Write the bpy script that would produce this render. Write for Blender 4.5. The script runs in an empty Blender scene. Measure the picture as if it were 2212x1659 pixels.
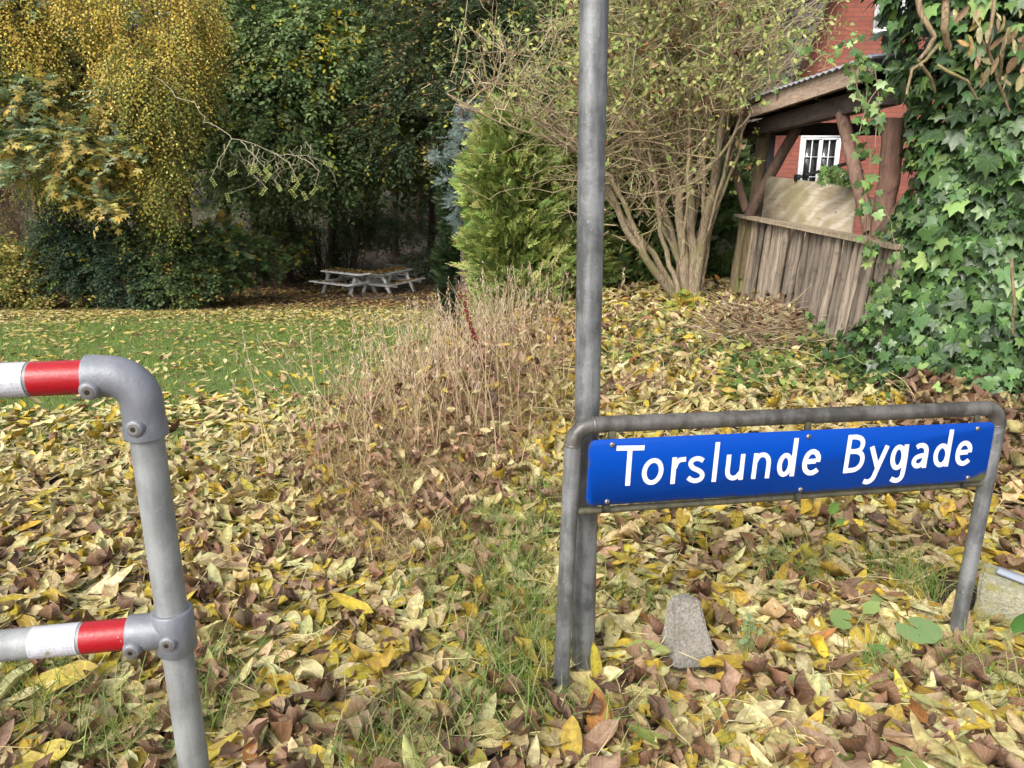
import bpy, math, random
import numpy as np
from mathutils import Matrix, Vector
R = np.random.RandomState(7); random.seed(7)
sc = bpy.context.scene; COL = sc.collection
PIT = math.radians(16); SP, CP = math.sin(PIT), math.cos(PIT)
CX, CY, FP, HC = 1106., 829.5, 1600., 1.58
def at(px, py, Y):
    a, b = (px-CX)/FP, (py-CY)/FP
    s = Y/(CP-SP*b)
    return np.array([a*s, Y, HC-s*(SP+CP*b)])
def atz(px, py, Z):
    a, b = (px-CX)/FP, (py-CY)/FP
    s = (HC-Z)/(SP+CP*b)
    return np.array([a*s, s*(CP-SP*b), Z])
def sstep(a, b, x):
    t = np.clip((x-a)/(b-a), 0, 1); return t*t*(3-2*t)
# ---------- smooth noise ----------
_tab = np.random.RandomState(3).rand(256, 256)
def noise2(x, y):
    xi, yi = np.floor(x).astype(int), np.floor(y).astype(int)
    fx, fy = x-xi, y-yi; fx = fx*fx*(3-2*fx); fy = fy*fy*(3-2*fy)
    g = lambda i, j: _tab[i % 256, j % 256]
    return (g(xi, yi)*(1-fx)+g(xi+1, yi)*fx)*(1-fy)+(g(xi, yi+1)*(1-fx)+g(xi+1, yi+1)*fx)*fy
def ground(X, Y):
    X = np.asarray(X, float); Y = np.asarray(Y, float)
    d = np.maximum(0, Y-2.0)
    ramp = np.where(d < 1, .5*d*d, d-.5)
    ramp = 20.5*(1-np.exp(-ramp/20.5))*0.25+ramp*.75
    left = -.115*np.minimum(ramp, 20.6)+.03*np.maximum(0, Y-27)
    right = .22*sstep(2.3, 4.2, Y)
    w = sstep(-1.2, 1.3, X)
    far = sstep(11, 22, Y)
    w = w*(1-far)+far*sstep(1.5, 9, X)
    g = left*(1-w)+right*w
    g = g+.05*(noise2(X*1.3+9, Y*1.3+4)-.5)*sstep(2, 4, Y)+.02*(noise2(X*5, Y*5)-.5)
    return g
# ---------- object helpers ----------
WM = {}
def reg(o, label=None, cat=None, group=None, kind=None):
    if label: o['label'] = label
    if cat: o['category'] = cat
    if group: o['group'] = group
    if kind: o['kind'] = kind
    return o
def empty(name, loc, label, cat, group=None):
    o = bpy.data.objects.new(name, None); COL.objects.link(o)
    o.location = tuple(loc); o.empty_display_size = .1; WM[o.name] = Matrix.Translation(tuple(loc))
    return reg(o, label, cat, group)
def mesh(name, V, F, mat, parent=None, col=None, luv=None, smooth=False, world=True):
    """V (n,3); F = list of int arrays (k,m) of equal-size faces"""
    V = np.asarray(V, np.float32)
    me = bpy.data.meshes.new(name)
    F = [np.asarray(f, np.int32) for f in F if len(f)]
    nl = sum(f.size for f in F); nf = sum(len(f) for f in F)
    me.vertices.add(len(V)); me.vertices.foreach_set('co', V.ravel())
    me.loops.add(nl); me.polygons.add(nf)
    me.loops.foreach_set('vertex_index', np.concatenate([f.ravel() for f in F]))
    st = []; o = 0
    for f in F:
        st.append(o+np.arange(len(f))*f.shape[1]); o += f.size
    me.polygons.foreach_set('loop_start', np.concatenate(st).astype(np.int32))
    if smooth: me.polygons.foreach_set('use_smooth', np.ones(nf, bool))
    if col is not None:
        c = np.ones((len(V), 4), np.float32); c[:, :3] = col
        a = me.attributes.new('tint', 'FLOAT_COLOR', 'POINT'); a.data.foreach_set('color', c.ravel())
    if luv is not None:
        l = np.zeros((len(V), 3), np.float32); l[:, :luv.shape[1]] = luv
        a = me.attributes.new('luv', 'FLOAT_VECTOR', 'POINT'); a.data.foreach_set('vector', l.ravel())
    me.update(calc_edges=True)
    me.materials.append(mat)
    ob = bpy.data.objects.new(name, me); COL.objects.link(ob)
    if parent is not None:
        ob.parent = parent
        if world: ob.matrix_parent_inverse = WM[parent.name].inverted(); WM[ob.name] = Matrix()
        else: WM[ob.name] = WM[parent.name]
    else: WM[ob.name] = Matrix()
    return ob
class MB:
    def __init__(s): s.V = []; s.F = {}; s.C = []; s.L = []; s.n = 0
    def add(s, V, F, col=(1, 1, 1), luv=None):
        V = np.asarray(V, float).reshape(-1, 3)
        for f in F:
            f = np.asarray(f, int)
            if len(f): s.F.setdefault(f.shape[1], []).append(f+s.n)
        c = np.empty((len(V), 3)); c[:] = col; s.C.append(c)
        s.L.append(np.zeros((len(V), 3)) if luv is None else luv)
        s.V.append(V); s.n += len(V); return s
    def build(s, name, mat, parent=None, smooth=False, world=True):
        if not s.V: return None
        return mesh(name, np.concatenate(s.V), [np.concatenate(v) for v in s.F.values()], mat, parent,
                    np.concatenate(s.C), np.concatenate(s.L), smooth, world)
    def box(s, c, size, rot=None, col=(1, 1, 1), bev=0.0):
        h = np.array(size)/2.
        if bev <= 0:
            V = np.array([[x, y, z] for x in (-1, 1) for y in (-1, 1) for z in (-1, 1)])*h
            F = [[0, 1, 3, 2], [4, 6, 7, 5], [0, 4, 5, 1], [2, 3, 7, 6], [0, 2, 6, 4], [1, 5, 7, 3]]
            F = [F]
        else:
            bm_v = []; idx = {}
            V = []
            for i, x in enumerate((-1, 1)):
                for j, y in enumerate((-1, 1)):
                    for k, z in enumerate((-1, 1)):
                        for a in range(3):
                            p = np.array([x, y, z])*(h-bev); p[a] = (x, y, z)[a]*h[a]
                            idx[(i, j, k, a)] = len(V); V.append(p)
            V = np.array(V); q = []; t = []
            for a in range(3):
                b, c2 = [(1, 2), (2, 0), (0, 1)][a]
                for sgn in (0, 1):
                    def key(u, v, ax=a):
                        l = [0, 0, 0]; l[a] = sgn; l[b] = u; l[c2] = v; return idx[(l[0], l[1], l[2], ax)]
                    f = [key(0, 0), key(1, 0), key(1, 1), key(0, 1)]
                    q.append(f if sgn else f[::-1])
            for a in range(3):
                for b in range(a+1, 3):
                    c2 = 3-a-b
                    for u in (0, 1):
                        for v in (0, 1):
                            l0 = [0, 0, 0]; l0[a] = u; l0[b] = v; l1 = list(l0); l1[c2] = 1
                            q.append([idx[tuple(l0)+(a,)], idx[tuple(l1)+(a,)], idx[tuple(l1)+(b,)], idx[tuple(l0)+(b,)]])
            for i in (0, 1):
                for j in (0, 1):
                    for k in (0, 1): t.append([idx[(i, j, k, 0)], idx[(i, j, k, 1)], idx[(i, j, k, 2)]])
            F = [q, t]
        if rot is not None: V = V@np.array(rot).T
        return s.add(V+np.array(c), F, col)
    def bar(s, p0, p1, w, t, up=(0, 0, 1), col=(1, 1, 1), bev=.003):
        """a plank from p0 to p1, w wide (across), t thick (along up)"""
        p0 = np.array(p0, float); p1 = np.array(p1, float); d = p1-p0; L = np.linalg.norm(d); d /= L
        u = np.array(up, float); sd = np.cross(u, d); sd /= np.linalg.norm(sd); u = np.cross(d, sd)
        return s.box((p0+p1)/2, (L, w, t), np.stack([d, sd, u], 1), col, bev)
    def tube(s, P, r, n=8, col=(1, 1, 1), caps=True, jit=0.0, rs=None):
        P = np.asarray(P, float); m = len(P); r = np.ones(m)*r
        T = np.gradient(P, axis=0); T /= np.linalg.norm(T, axis=1)[:, None]+1e-12
        u = np.array([0, 0, 1.]) if abs(T[0][2]) < .9 else np.array([1., 0, 0])
        u = u-T[0]*(u@T[0]); u /= np.linalg.norm(u); V = []
        ang = np.arange(n)*2*math.pi/n; L = []
        prof = 1+jit*((rs or R).rand(n)-.5)*2 if jit else np.ones(n)
        acc = 0
        for i in range(m):
            u = u-T[i]*(u@T[i]); u /= np.linalg.norm(u); v = np.cross(T[i], u)
            rr = r[i]*prof*(1+jit*.5*((rs or R).rand(n)-.5) if jit else 1)
            V.append(P[i]+(np.cos(ang)*rr)[:, None]*u+(np.sin(ang)*rr)[:, None]*v)
            if i: acc += np.linalg.norm(P[i]-P[i-1])
            L.append(np.stack([ang/6.283, np.full(n, acc), np.zeros(n)], 1))
        V = np.concatenate(V); i = np.arange(m-1)[:, None]*n; j = np.arange(n)[None]; k = (j+1) % n
        q = np.stack([i+j, i+k, i+n+k, i+n+j], -1).reshape(-1, 4); F = [q]
        s.add(V, F, col, np.concatenate(L))
        if caps and n > 2:
            a = np.arange(n)
            cc = col if np.ndim(col) < 2 else col[0]
            s.add(V[:n], [a[::-1][None]], cc); s.add(V[-n:], [a[None]], cc if np.ndim(col) < 2 else col[-1])
        return s
def prisms(mb, A, B, ra, rb, col, n=3):
    """many straight twigs at once"""
    A = np.asarray(A, float); B = np.asarray(B, float); k = len(A)
    if k == 0: return
    d = B-A; L = np.linalg.norm(d, axis=1)[:, None]+1e-9; d = d/L
    h = np.where(np.abs(d[:, 2:3]) < .9, np.array([[0, 0, 1.]]), np.array([[1., 0, 0]]))
    u = np.cross(d, h); u /= np.linalg.norm(u, axis=1)[:, None]; v = np.cross(d, u)
    a = np.arange(n)*2*math.pi/n
    ring = np.cos(a)[None, :, None]*u[:, None]+np.sin(a)[None, :, None]*v[:, None]
    ra = np.broadcast_to(ra, (k,)); rb = np.broadcast_to(rb, (k,))
    V = np.concatenate([A[:, None]+ring*ra[:, None, None], (B+d*rb[:, None])[:, None]+ring*rb[:, None, None]], 1)
    j = np.arange(n); q = np.stack([j, (j+1) % n, n+(j+1) % n, n+j], 1)
    F = (np.arange(k)*2*n)[:, None, None]+q[None]
    c = np.empty((k, 2*n, 3)); c[:] = np.asarray(col)[:, None] if np.ndim(col) == 2 else col
    mb.add(V.reshape(-1, 3), [F.reshape(-1, 4)], c.reshape(-1, 3))
def inst(mb, tV, tF, M, T, C, tL=None, var=None):
    """place template (n,3) with matrices M (k,3,3), positions T, colours C"""
    k = len(T)
    if k == 0: return
    V = np.einsum('kij,nj->kni', M, tV)+T[:, None]
    off = (np.arange(k)*len(tV))
    F = [(off[:, None, None]+np.asarray(f)[None]).reshape(-1, np.asarray(f).shape[1]) for f in tF]
    C = np.repeat(C[:, None], len(tV), 1)
    L = np.zeros((k, len(tV), 3))
    if tL is not None: L[:, :, :2] = tL[None]
    L[:, :, 2] = (R.rand(k) if var is None else var)[:, None]
    mb.add(V.reshape(-1, 3), F, C.reshape(-1, 3), L.reshape(-1, 3))
def frames(ax, nr):
    """matrices with x=ax, z~nr"""
    x = ax/(np.linalg.norm(ax, axis=1)[:, None]+1e-9)
    z = nr-x*np.sum(nr*x, 1)[:, None]; z /= np.linalg.norm(z, axis=1)[:, None]+1e-9
    y = np.cross(z, x); return np.stack([x, y, z], 2)
def rdir(k, s=1.0): return R.normal(0, s, (k, 3))
def pick(pal, k, w=None):
    pal = np.array(pal, float); w = None if w is None else np.array(w, float)/sum(w)
    c = pal[R.choice(len(pal), k, p=w)]
    return np.clip(c*(1+R.normal(0, .13, (k, 1)))*(1+R.normal(0, .05, (k, 3))), .004, .95)
# ---------- materials ----------
def nodes(name):
    m = bpy.data.materials.new(name); m.use_nodes = True; nt = m.node_tree
    return m, nt, nt.nodes, nt.links, nt.nodes['Principled BSDF']
def N(nt, t, **k):
    n = nt.nodes.new(t)
    for a, b in k.items():
        if a.startswith('i_'): n.inputs[a[2:].replace('_', ' ')].default_value = b
        else: setattr(n, a, b)
    return n
def mixc(nt, fac, a, b, mode='MIX'):
    n = nt.nodes.new('ShaderNodeMix'); n.data_type = 'RGBA'; n.blend_type = mode
    for s, v in ((n.inputs[0], fac), (n.inputs[6], a), (n.inputs[7], b)):
        if isinstance(v, (int, float)): s.default_value = v
        elif isinstance(v, tuple): s.default_value = v+(1,) if len(v) == 3 else v
        else: nt.links.new(v, s)
    return n.outputs[2]
def mth(nt, op, a, b=None, c=None):
    n = nt.nodes.new('ShaderNodeMath'); n.operation = op
    for s, v in zip(n.inputs, (a, b, c)):
        if v is None: continue
        if isinstance(v, (int, float)): s.default_value = v
        else: nt.links.new(v, s)
    return n.outputs[0]
def ramp(nt, fac, stops):
    n = nt.nodes.new('ShaderNodeValToRGB'); e = n.color_ramp.elements
    e[0].position, e[1].position = stops[0][0], stops[-1][0]
    for p, c in stops[1:-1]: e.new(p)
    for el, (p, c) in zip(sorted(e, key=lambda q: q.position), stops):
        el.color = (c, c, c, 1) if isinstance(c, (int, float)) else tuple(c)+(1,)
    nt.links.new(fac, n.inputs[0]); return n.outputs[0]
def noise(nt, scale, detail=3, rough=.55, vec=None, dist=0):
    n = N(nt, 'ShaderNodeTexNoise'); n.inputs['Scale'].default_value = scale
    n.inputs['Detail'].default_value = detail; n.inputs['Roughness'].default_value = rough; n.inputs['Distortion'].default_value = dist
    if vec is None:
        g = N(nt, 'ShaderNodeNewGeometry'); vec = g.outputs['Position']
    nt.links.new(vec, n.inputs['Vector']); return n.outputs['Fac']
def mapping(nt, vec, scale):
    n = N(nt, 'ShaderNodeMapping'); n.inputs['Scale'].default_value = scale; nt.links.new(vec, n.inputs[0]); return n.outputs[0]
def bump(nt, h, strength, dist, bsdf):
    b = N(nt, 'ShaderNodeBump'); b.inputs['Strength'].default_value = strength; b.inputs['Distance'].default_value = dist
    nt.links.new(h, b.inputs['Height']); nt.links.new(b.outputs[0], bsdf.inputs['Normal'])
def leafmat(name, rough=.5, trans=.25, veins=0., blotch=0., spec=.5, blotchcol=(.16, .075, .03), veincol=None, bscale=60.):
    m, nt, nd, lk, bs = nodes(name)
    a = N(nt, 'ShaderNodeAttribute', attribute_name='tint'); c = a.outputs['Color']
    l = N(nt, 'ShaderNodeAttribute', attribute_name='luv'); sx = N(nt, 'ShaderNodeSeparateXYZ'); lk.new(l.outputs['Vector'], sx.inputs[0])
    if blotch:
        f = noise(nt, bscale, 4, .65); g = noise(nt, bscale*.25, 2)
        f = mth(nt, 'ADD', f, mth(nt, 'MULTIPLY', g, .5))
        # towards the rim the leaf is browner
        f = mth(nt, 'ADD', f, mth(nt, 'MULTIPLY', mth(nt, 'ABSOLUTE', sx.outputs[1]), .10))
        f = mth(nt, 'ADD', f, mth(nt, 'MULTIPLY', sx.outputs[2], .18))
        f = ramp(nt, f, [(.80, 0.), (.97, 1.)])
        c = mixc(nt, mth(nt, 'MULTIPLY', f, blotch), c, mixc(nt, .35, blotchcol, c))
    if veins:
        av = mth(nt, 'ABSOLUTE', sx.outputs[1])
        mid = ramp(nt, av, [(.0, 1.), (.09, 0.)])
        w = mth(nt, 'SINE', mth(nt, 'MULTIPLY', mth(nt, 'ADD', sx.outputs[0], mth(nt, 'MULTIPLY', av, -.22)), 50.))
        side = ramp(nt, w, [(.80, 0.), (.99, .6)])
        vv = mth(nt, 'MAXIMUM', mid, side)
        c = mixc(nt, mth(nt, 'MULTIPLY', vv, veins), c, mixc(nt, .5, c, veincol or (.75, .7, .45)))
        bump(nt, vv, .25, .003, bs)
    lk.new(c, bs.inputs['Base Color']); bs.inputs['Roughness'].default_value = rough
    bs.inputs['Specular IOR Level'].default_value = spec
    if trans:
        t = N(nt, 'ShaderNodeBsdfTranslucent'); lk.new(c, t.inputs['Color'])
        mx = N(nt, 'ShaderNodeMixShader'); mx.inputs[0].default_value = trans
        lk.new(bs.outputs[0], mx.inputs[1]); lk.new(t.outputs[0], mx.inputs[2])
        lk.new(mx.outputs[0], nd['Material Output'].inputs[0])
    return m
M_LIT = leafmat('fallen leaf', .55, .12, .36, .75, .35)
M_LITF = leafmat('fallen leaf plain', .6, .12, 0, .45, .3, bscale=30)
M_FOL = leafmat('crown leaf', .62, .40, 0, 0, .25)
M_IVY = leafmat('ivy leaf', .38, .08, 0.0, 0, .5)
M_CON = leafmat('conifer spray', .6, .15, 0, 0, .3)
M_GRS = leafmat('grass blade', .5, .3, 0, 0, .35)
M_DRY = leafmat('dry stalk', .7, .2, 0, 0, .2)
def ivymat():
    m = leafmat('ivy leaf veined', .36, .08, 0, 0, .5); nt = m.node_tree; bs = nt.nodes['Principled BSDF']
    l = N(nt, 'ShaderNodeAttribute', attribute_name='luv'); sx = N(nt, 'ShaderNodeSeparateXYZ'); nt.links.new(l.outputs['Vector'], sx.inputs[0])
    th = mth(nt, 'ARCTAN2', sx.outputs[1], sx.outputs[0])
    k = mth(nt, 'ABSOLUTE', mth(nt, 'SINE', mth(nt, 'MULTIPLY', th, 3.6)))
    rad = mth(nt, 'SQRT', mth(nt, 'ADD', mth(nt, 'POWER', sx.outputs[0], 2), mth(nt, 'POWER', sx.outputs[1], 2)))
    v = ramp(nt, mth(nt, 'MULTIPLY', k, mth(nt, 'ADD', rad, .15)), [(.0, 1.), (.055, 0.)])
    c = [x for x in nt.nodes if x.type == 'ATTRIBUTE' and x.attribute_name == 'tint'][0].outputs['Color']
    mo = noise(nt, 70, 3)
    c = mixc(nt, mth(nt, 'MULTIPLY', mo, .35), c, mixc(nt, 1., c, (1.5, 1.5, 1.2), 'MULTIPLY'))
    c = mixc(nt, mth(nt, 'MULTIPLY', v, .5), c, (.42, .5, .25))
    nt.links.new(c, bs.inputs['Base Color']); bump(nt, mth(nt, 'SUBTRACT', mo, v), .3, .004, bs)
    return m
M_IVY = ivymat()
def barkmat(name, c0, c1, scale=18., moss=None, strong=.6):
    m, nt, nd, lk, bs = nodes(name)
    g = N(nt, 'ShaderNodeNewGeometry'); v = mapping(nt, g.outputs['Position'], (scale, scale, scale*.22))
    n = noise(nt, 1.6, 6, .65, v, .6); n2 = noise(nt, 3, 2)
    c = mixc(nt, ramp(nt, n, [(.32, 0.), (.62, 1.)]), c0, c1)
    if moss: c = mixc(nt, ramp(nt, n2, [(.52, 0.), (.68, .8)]), c, moss)
    at_ = N(nt, 'ShaderNodeAttribute', attribute_name='tint')
    c = mixc(nt, 1., c, at_.outputs['Color'], 'MULTIPLY')
    lk.new(c, bs.inputs['Base Color']); bs.inputs['Roughness'].default_value = .85
    bump(nt, n, strong, .02, bs); return m
M_BARK = barkmat('dark bark', (.035, .026, .02), (.10, .075, .055))
M_ELD = barkmat('elder bark', (.13, .09, .055), (.50, .40, .27), 40., (.30, .29, .12), .9)
M_TWIG = leafmat('twig', .75, 0, 0, 0, .2)
def galv(name, base, dark, sc_=1., metal=.35, rough=.42, dirt=.5):
    m, nt, nd, lk, bs = nodes(name)
    co = N(nt, 'ShaderNodeTexCoord').outputs['Object']
    a = noise(nt, 9*sc_, 5, .6, co, .4); b = noise(nt, 90*sc_, 4, .7, co); s = mapping(nt, co, (14, 14, 1.6)); st = noise(nt, 3, 3, .6, s)
    f = mth(nt, 'ADD', mth(nt, 'MULTIPLY', a, .6), mth(nt, 'MULTIPLY', st, .4))
    c = mixc(nt, ramp(nt, f, [(.42, 0.), (.58, 1.)]), dark, base)
    c = mixc(nt, ramp(nt, b, [(.60, 0.), (.72, dirt)]), c, (base[0]*1.5, base[1]*1.5, base[2]*1.5))
    vo = N(nt, 'ShaderNodeTexVoronoi'); vo.inputs['Scale'].default_value = 160*sc_; lk.new(co, vo.inputs['Vector'])
    c = mixc(nt, mth(nt, 'MULTIPLY', vo.outputs['Distance'], .35), c, dark)
    lk.new(c, bs.inputs['Base Color']); bs.inputs['Metallic'].default_value = metal
    lk.new(ramp(nt, a, [(.3, rough-.08), (.7, rough+.15)]), bs.inputs['Roughness'])
    bump(nt, mth(nt, 'ADD', b, mth(nt, 'MULTIPLY', a, .5)), .28, .004, bs); return m
M_GALV = galv('galvanised steel', (.29, .30, .305), (.12, .123, .125), 1., .4, .42, .8)
M_GALVP = galv('dull galvanised post', (.33, .345, .345), (.22, .228, .226), 1.2, .15, .5, .4)
M_GALVL = galv('galvanised casting', (.25, .262, .29), (.19, .20, .225), 1.5, .3, .45, .3)
M_GALVD = galv('weathered galvanised steel', (.18, .172, .158), (.075, .069, .062), 1., .4, .38, .3)
M_RODM = galv('mossy steel rod', (.13, .12, .075), (.07, .065, .045), 2., .2, .6, .2)
def simple(name, c, rough=.5, metal=0., bs_=.0, scale=60, var=.25):
    m, nt, nd, lk, bs = nodes(name)
    co = N(nt, 'ShaderNodeTexCoord').outputs['Object']
    n = noise(nt, scale, 4, .6, co)
    lk.new(mixc(nt, mth(nt, 'MULTIPLY', n, var*2), c, tuple(x*.55 for x in c)), bs.inputs['Base Color'])
    bs.inputs['Roughness'].default_value = rough; bs.inputs['Metallic'].default_value = metal
    if bs_: bump(nt, n, bs_, .003, bs)
    return m
def bandmat(name, c, rough, hexes):
    m, nt, nd, lk, bs = nodes(name)
    co = N(nt, 'ShaderNodeTexCoord').outputs['Object']
    n = noise(nt, 25, 5, .7, co); sp = ramp(nt, noise(nt, 45, 3, .5, co), [(.69, 0.), (.72, 1.)])
    cc = mixc(nt, mth(nt, 'MULTIPLY', n, .3), c, tuple(x*.6 for x in c))
    if hexes:
        v = N(nt, 'ShaderNodeTexVoronoi', feature='DISTANCE_TO_EDGE'); v.inputs['Scale'].default_value = 135; v.inputs['Randomness'].default_value = .12; lk.new(co, v.inputs['Vector'])
        e = ramp(nt, v.outputs['Distance'], [(.06, 0.), (.16, 1.)])
        cc = mixc(nt, mth(nt, 'MULTIPLY', e, .45), cc, tuple(x*.5 for x in c))
    cc = mixc(nt, sp, cc, (.3, .27, .2))
    lk.new(cc, bs.inputs['Base Color']); bs.inputs['Roughness'].default_value = rough
    bump(nt, noise(nt, 110, 3, .6, co), .25, .003, bs); return m
M_RED = bandmat('red reflective film', (.36, .007, .013), .38, False)
M_WHT = bandmat('white reflective film', (.60, .60, .65), .35, True)
def blue():
    m, nt, nd, lk, bs = nodes('blue enamel')
    co = N(nt, 'ShaderNodeTexCoord').outputs['Object']; sx = N(nt, 'ShaderNodeSeparateXYZ'); lk.new(co, sx.inputs[0])
    n = noise(nt, 14, 3, .5, co)
    c = mixc(nt, mth(nt, 'MULTIPLY', n, .35), (.0, .055, .37), (.0, .042, .30))
    # dirt and algae along the lower edge and the left edge
    lowe = ramp(nt, mth(nt, 'ADD', mth(nt, 'MULTIPLY', sx.outputs[2], 1.), mth(nt, 'MULTIPLY', noise(nt, 60, 5, .75, co), .05)), [(0., 1.), (1., 0.)])
    d = mth(nt, 'ADD', sx.outputs[2], .2)          # height above bottom edge
    r2 = sx.outputs[0]
    corner = ramp(nt, mth(nt, 'ADD', mth(nt, 'ADD', mth(nt, 'MULTIPLY', mth(nt, 'SUBTRACT', 1.359, r2), .33), d), mth(nt, 'MULTIPLY', noise(nt, 45, 4, .7, co), .035)), [(.042, 1.), (.06, 0.)])
    edge = ramp(nt, mth(nt, 'ADD', d, mth(nt, 'MULTIPLY', noise(nt, 38, 6, .8, co), .05)), [(.024, .9), (.036, 0.)])
    left = ramp(nt, mth(nt, 'ADD', r2, mth(nt, 'MULTIPLY', noise(nt, 50, 6, .8, co), .09)), [(.037, .8), (.05, 0.)])
    dirt = mth(nt, 'MAXIMUM', mth(nt, 'MAXIMUM', corner, edge), left)
    c = mixc(nt, dirt, c, mixc(nt, corner, (.05, .055, .045), (.13, .14, .06)))
    lk.new(c, bs.inputs['Base Color']); lk.new(ramp(nt, dirt, [(0., .42), (1., .8)]), bs.inputs['Roughness']); bs.inputs['Specular IOR Level'].default_value = .18; return m
M_BLUE = blue()
M_LETTER = simple('white lettering film', (.74, .72, .74), .5, 0, 0, 180, .08)
M_SCREW = simple('steel screw', (.36, .33, .30), .4, .7, .2)
M_DARK = simple('hole shade and cap black', (.012, .012, .012), .7)  # near-black paints the shade in holes and room, also colours the pole cap
def concmat(name, a, b, moss=(.12, .13, .03), mth_=.62):
    m, nt, nd, lk, bs = nodes(name)
    co = N(nt, 'ShaderNodeTexCoord').outputs['Object']
    n = noise(nt, 14, 6, .65, co); p = noise(nt, 120, 4, .7, co); mo = noise(nt, 9, 4, .6, co)
    c = mixc(nt, ramp(nt, n, [(.3, 0.), (.7, 1.)]), a, b); c = mixc(nt, ramp(nt, p, [(.35, .6), (.5, 0.)]), c, tuple(x*.35 for x in a))
    c = mixc(nt, ramp(nt, p, [(.58, 0.), (.68, .5)]), c, (.62, .6, .54))
    c = mixc(nt, ramp(nt, mo, [(mth_, 0.), (mth_+.1, .8)]), c, moss)
    lk.new(c, bs.inputs['Base Color']); bs.inputs['Roughness'].default_value = .95; bump(nt, mth(nt, 'ADD', p, n), .9, .012, bs); return m
M_CONC = concmat('old concrete', (.25, .23, .19), (.40, .37, .33))
M_CONCY = concmat('lichened concrete', (.34, .33, .22), (.46, .43, .32), (.36, .33, .10), .5)
def woodmat(name, a, b, moss=None, vscale=(30, 30, 2.2), mossx=None, tint=True):
    m, nt, nd, lk, bs = nodes(name)
    g = N(nt, 'ShaderNodeNewGeometry').outputs['Position']; v = mapping(nt, g, vscale)
    n = noise(nt, 1.5, 6, .7, v, .5); k = noise(nt, 9, 4, .7)
    c = mixc(nt, ramp(nt, n, [(.3, 0.), (.65, 1.)]), a, b)
    c = mixc(nt, ramp(nt, k, [(.56, 0.), (.70, .65)]), c, tuple(x*.3 for x in a))
    if tint:
        at_ = N(nt, 'ShaderNodeAttribute', attribute_name='tint'); c = mixc(nt, 1., c, at_.outputs['Color'], 'MULTIPLY')
    if moss: c = mixc(nt, ramp(nt, noise(nt, 2.2, 4), [(.54, 0.), (.68, .6)]), c, moss)
    lk.new(c, bs.inputs['Base Color']); bs.inputs['Roughness'].default_value = .85; bump(nt, mth(nt, 'ADD', n, k), .6, .008, bs); return m
M_LOGP = woodmat('weathered pole', (.11, .088, .066), (.34, .29, .235))
M_LOG = woodmat('bark stripped log', (.05, .034, .028), (.16, .115, .095), None, (22, 22, 3.))
M_BEAM = woodmat('weathered beam', (.16, .11, .075), (.33, .25, .18), None, (8, 4, 30))
M_DBEAM = woodmat('shade darkened roof timber', (.035, .025, .02), (.09, .065, .05), None, (6, 4, 30))  # beam colour darkened to carry the shade under the shelter roof
M_WPAINT = woodmat('flaking white paint', (.80, .80, .76), (.88, .88, .85), None, (6, 6, 20))
def plymat():
    m, nt, nd, lk, bs = nodes('weathered plywood')
    co = N(nt, 'ShaderNodeTexCoord').outputs['Object']
    co = mapping(nt, co, (1., .8, 1.4)); v = mapping(nt, co, (1.3, 1.3, 2.4)); w = N(nt, 'ShaderNodeTexWave', wave_type='RINGS'); w.inputs['Scale'].default_value = 1.1; w.inputs['Distortion'].default_value = 7; w.inputs['Detail'].default_value = 3; lk.new(v, w.inputs[0])
    n = noise(nt, 3.2, 5, .6, co); n2 = noise(nt, 1.6, 3, .5, co)
    c = mixc(nt, ramp(nt, n, [(.3, 0.), (.7, 1.)]), (.30, .24, .14), (.52, .43, .31))
    c = mixc(nt, ramp(nt, w.outputs['Fac'], [(.5, 0.), (.95, .5)]), c, (.66, .60, .50))
    st = noise(nt, 4, 5, .75, mapping(nt, co, (1.2, 1.2, 9))); c = mixc(nt, ramp(nt, st, [(.52, 0.), (.66, .6)]), c, (.17, .13, .085))
    vo = N(nt, 'ShaderNodeTexVoronoi'); vo.inputs['Scale'].default_value = 2.6; lk.new(co, vo.inputs['Vector']); c = mixc(nt, ramp(nt, vo.outputs['Distance'], [(.04, .8), (.09, 0.)]), c, (.14, .10, .06))
    c = mixc(nt, ramp(nt, n2, [(.36, .6), (.5, 0.)]), c, (.29, .25, .12))
    lk.new(c, bs.inputs['Base Color']); bs.inputs['Roughness'].default_value = .85; return m
M_PLY = plymat()
def brickmat():
    m, nt, nd, lk, bs = nodes('red brick')
    co = N(nt, 'ShaderNodeTexCoord').outputs['Object']; sx = N(nt, 'ShaderNodeSeparateXYZ'); lk.new(co, sx.inputs[0])
    cb = N(nt, 'ShaderNodeCombineXYZ'); lk.new(sx.outputs[0], cb.inputs[0]); lk.new(sx.outputs[2], cb.inputs[1])
    b = N(nt, 'ShaderNodeTexBrick'); lk.new(cb.outputs[0], b.inputs[0])
    for k, v in (('Scale', 1.), ('Mortar Size', .008), ('Mortar Smooth', .3), ('Brick Width', .24), ('Row Height', .074), ('Bias', -.2)): b.inputs[k].default_value = v
    b.inputs['Color1'].default_value = (.27, .075, .048, 1); b.inputs['Color2'].default_value = (.17, .042, .03, 1); b.inputs['Mortar'].default_value = (.10, .05, .04, 1)
    n = noise(nt, 20, 4, .6, co)
    lk.new(mixc(nt, mth(nt, 'MULTIPLY', n, .4), b.outputs['Color'], (.33, .13, .09)), bs.inputs['Base Color']); bs.inputs['Roughness'].default_value = .9
    bump(nt, b.outputs['Fac'], -.6, .02, bs); return m
M_BRICK = brickmat()
M_UPVC = simple('white window paint', (.78, .78, .78), .4)
M_TILE = simple('dark roof tile', (.075, .06, .055), .8, 0, .3, 12)
def glassmat():
    m, nt, nd, lk, bs = nodes('window glass'); bs.inputs['Base Color'].default_value = (.02, .025, .022, 1); bs.inputs['Roughness'].default_value = .06; bs.inputs['Specular IOR Level'].default_value = .6; return m
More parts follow.
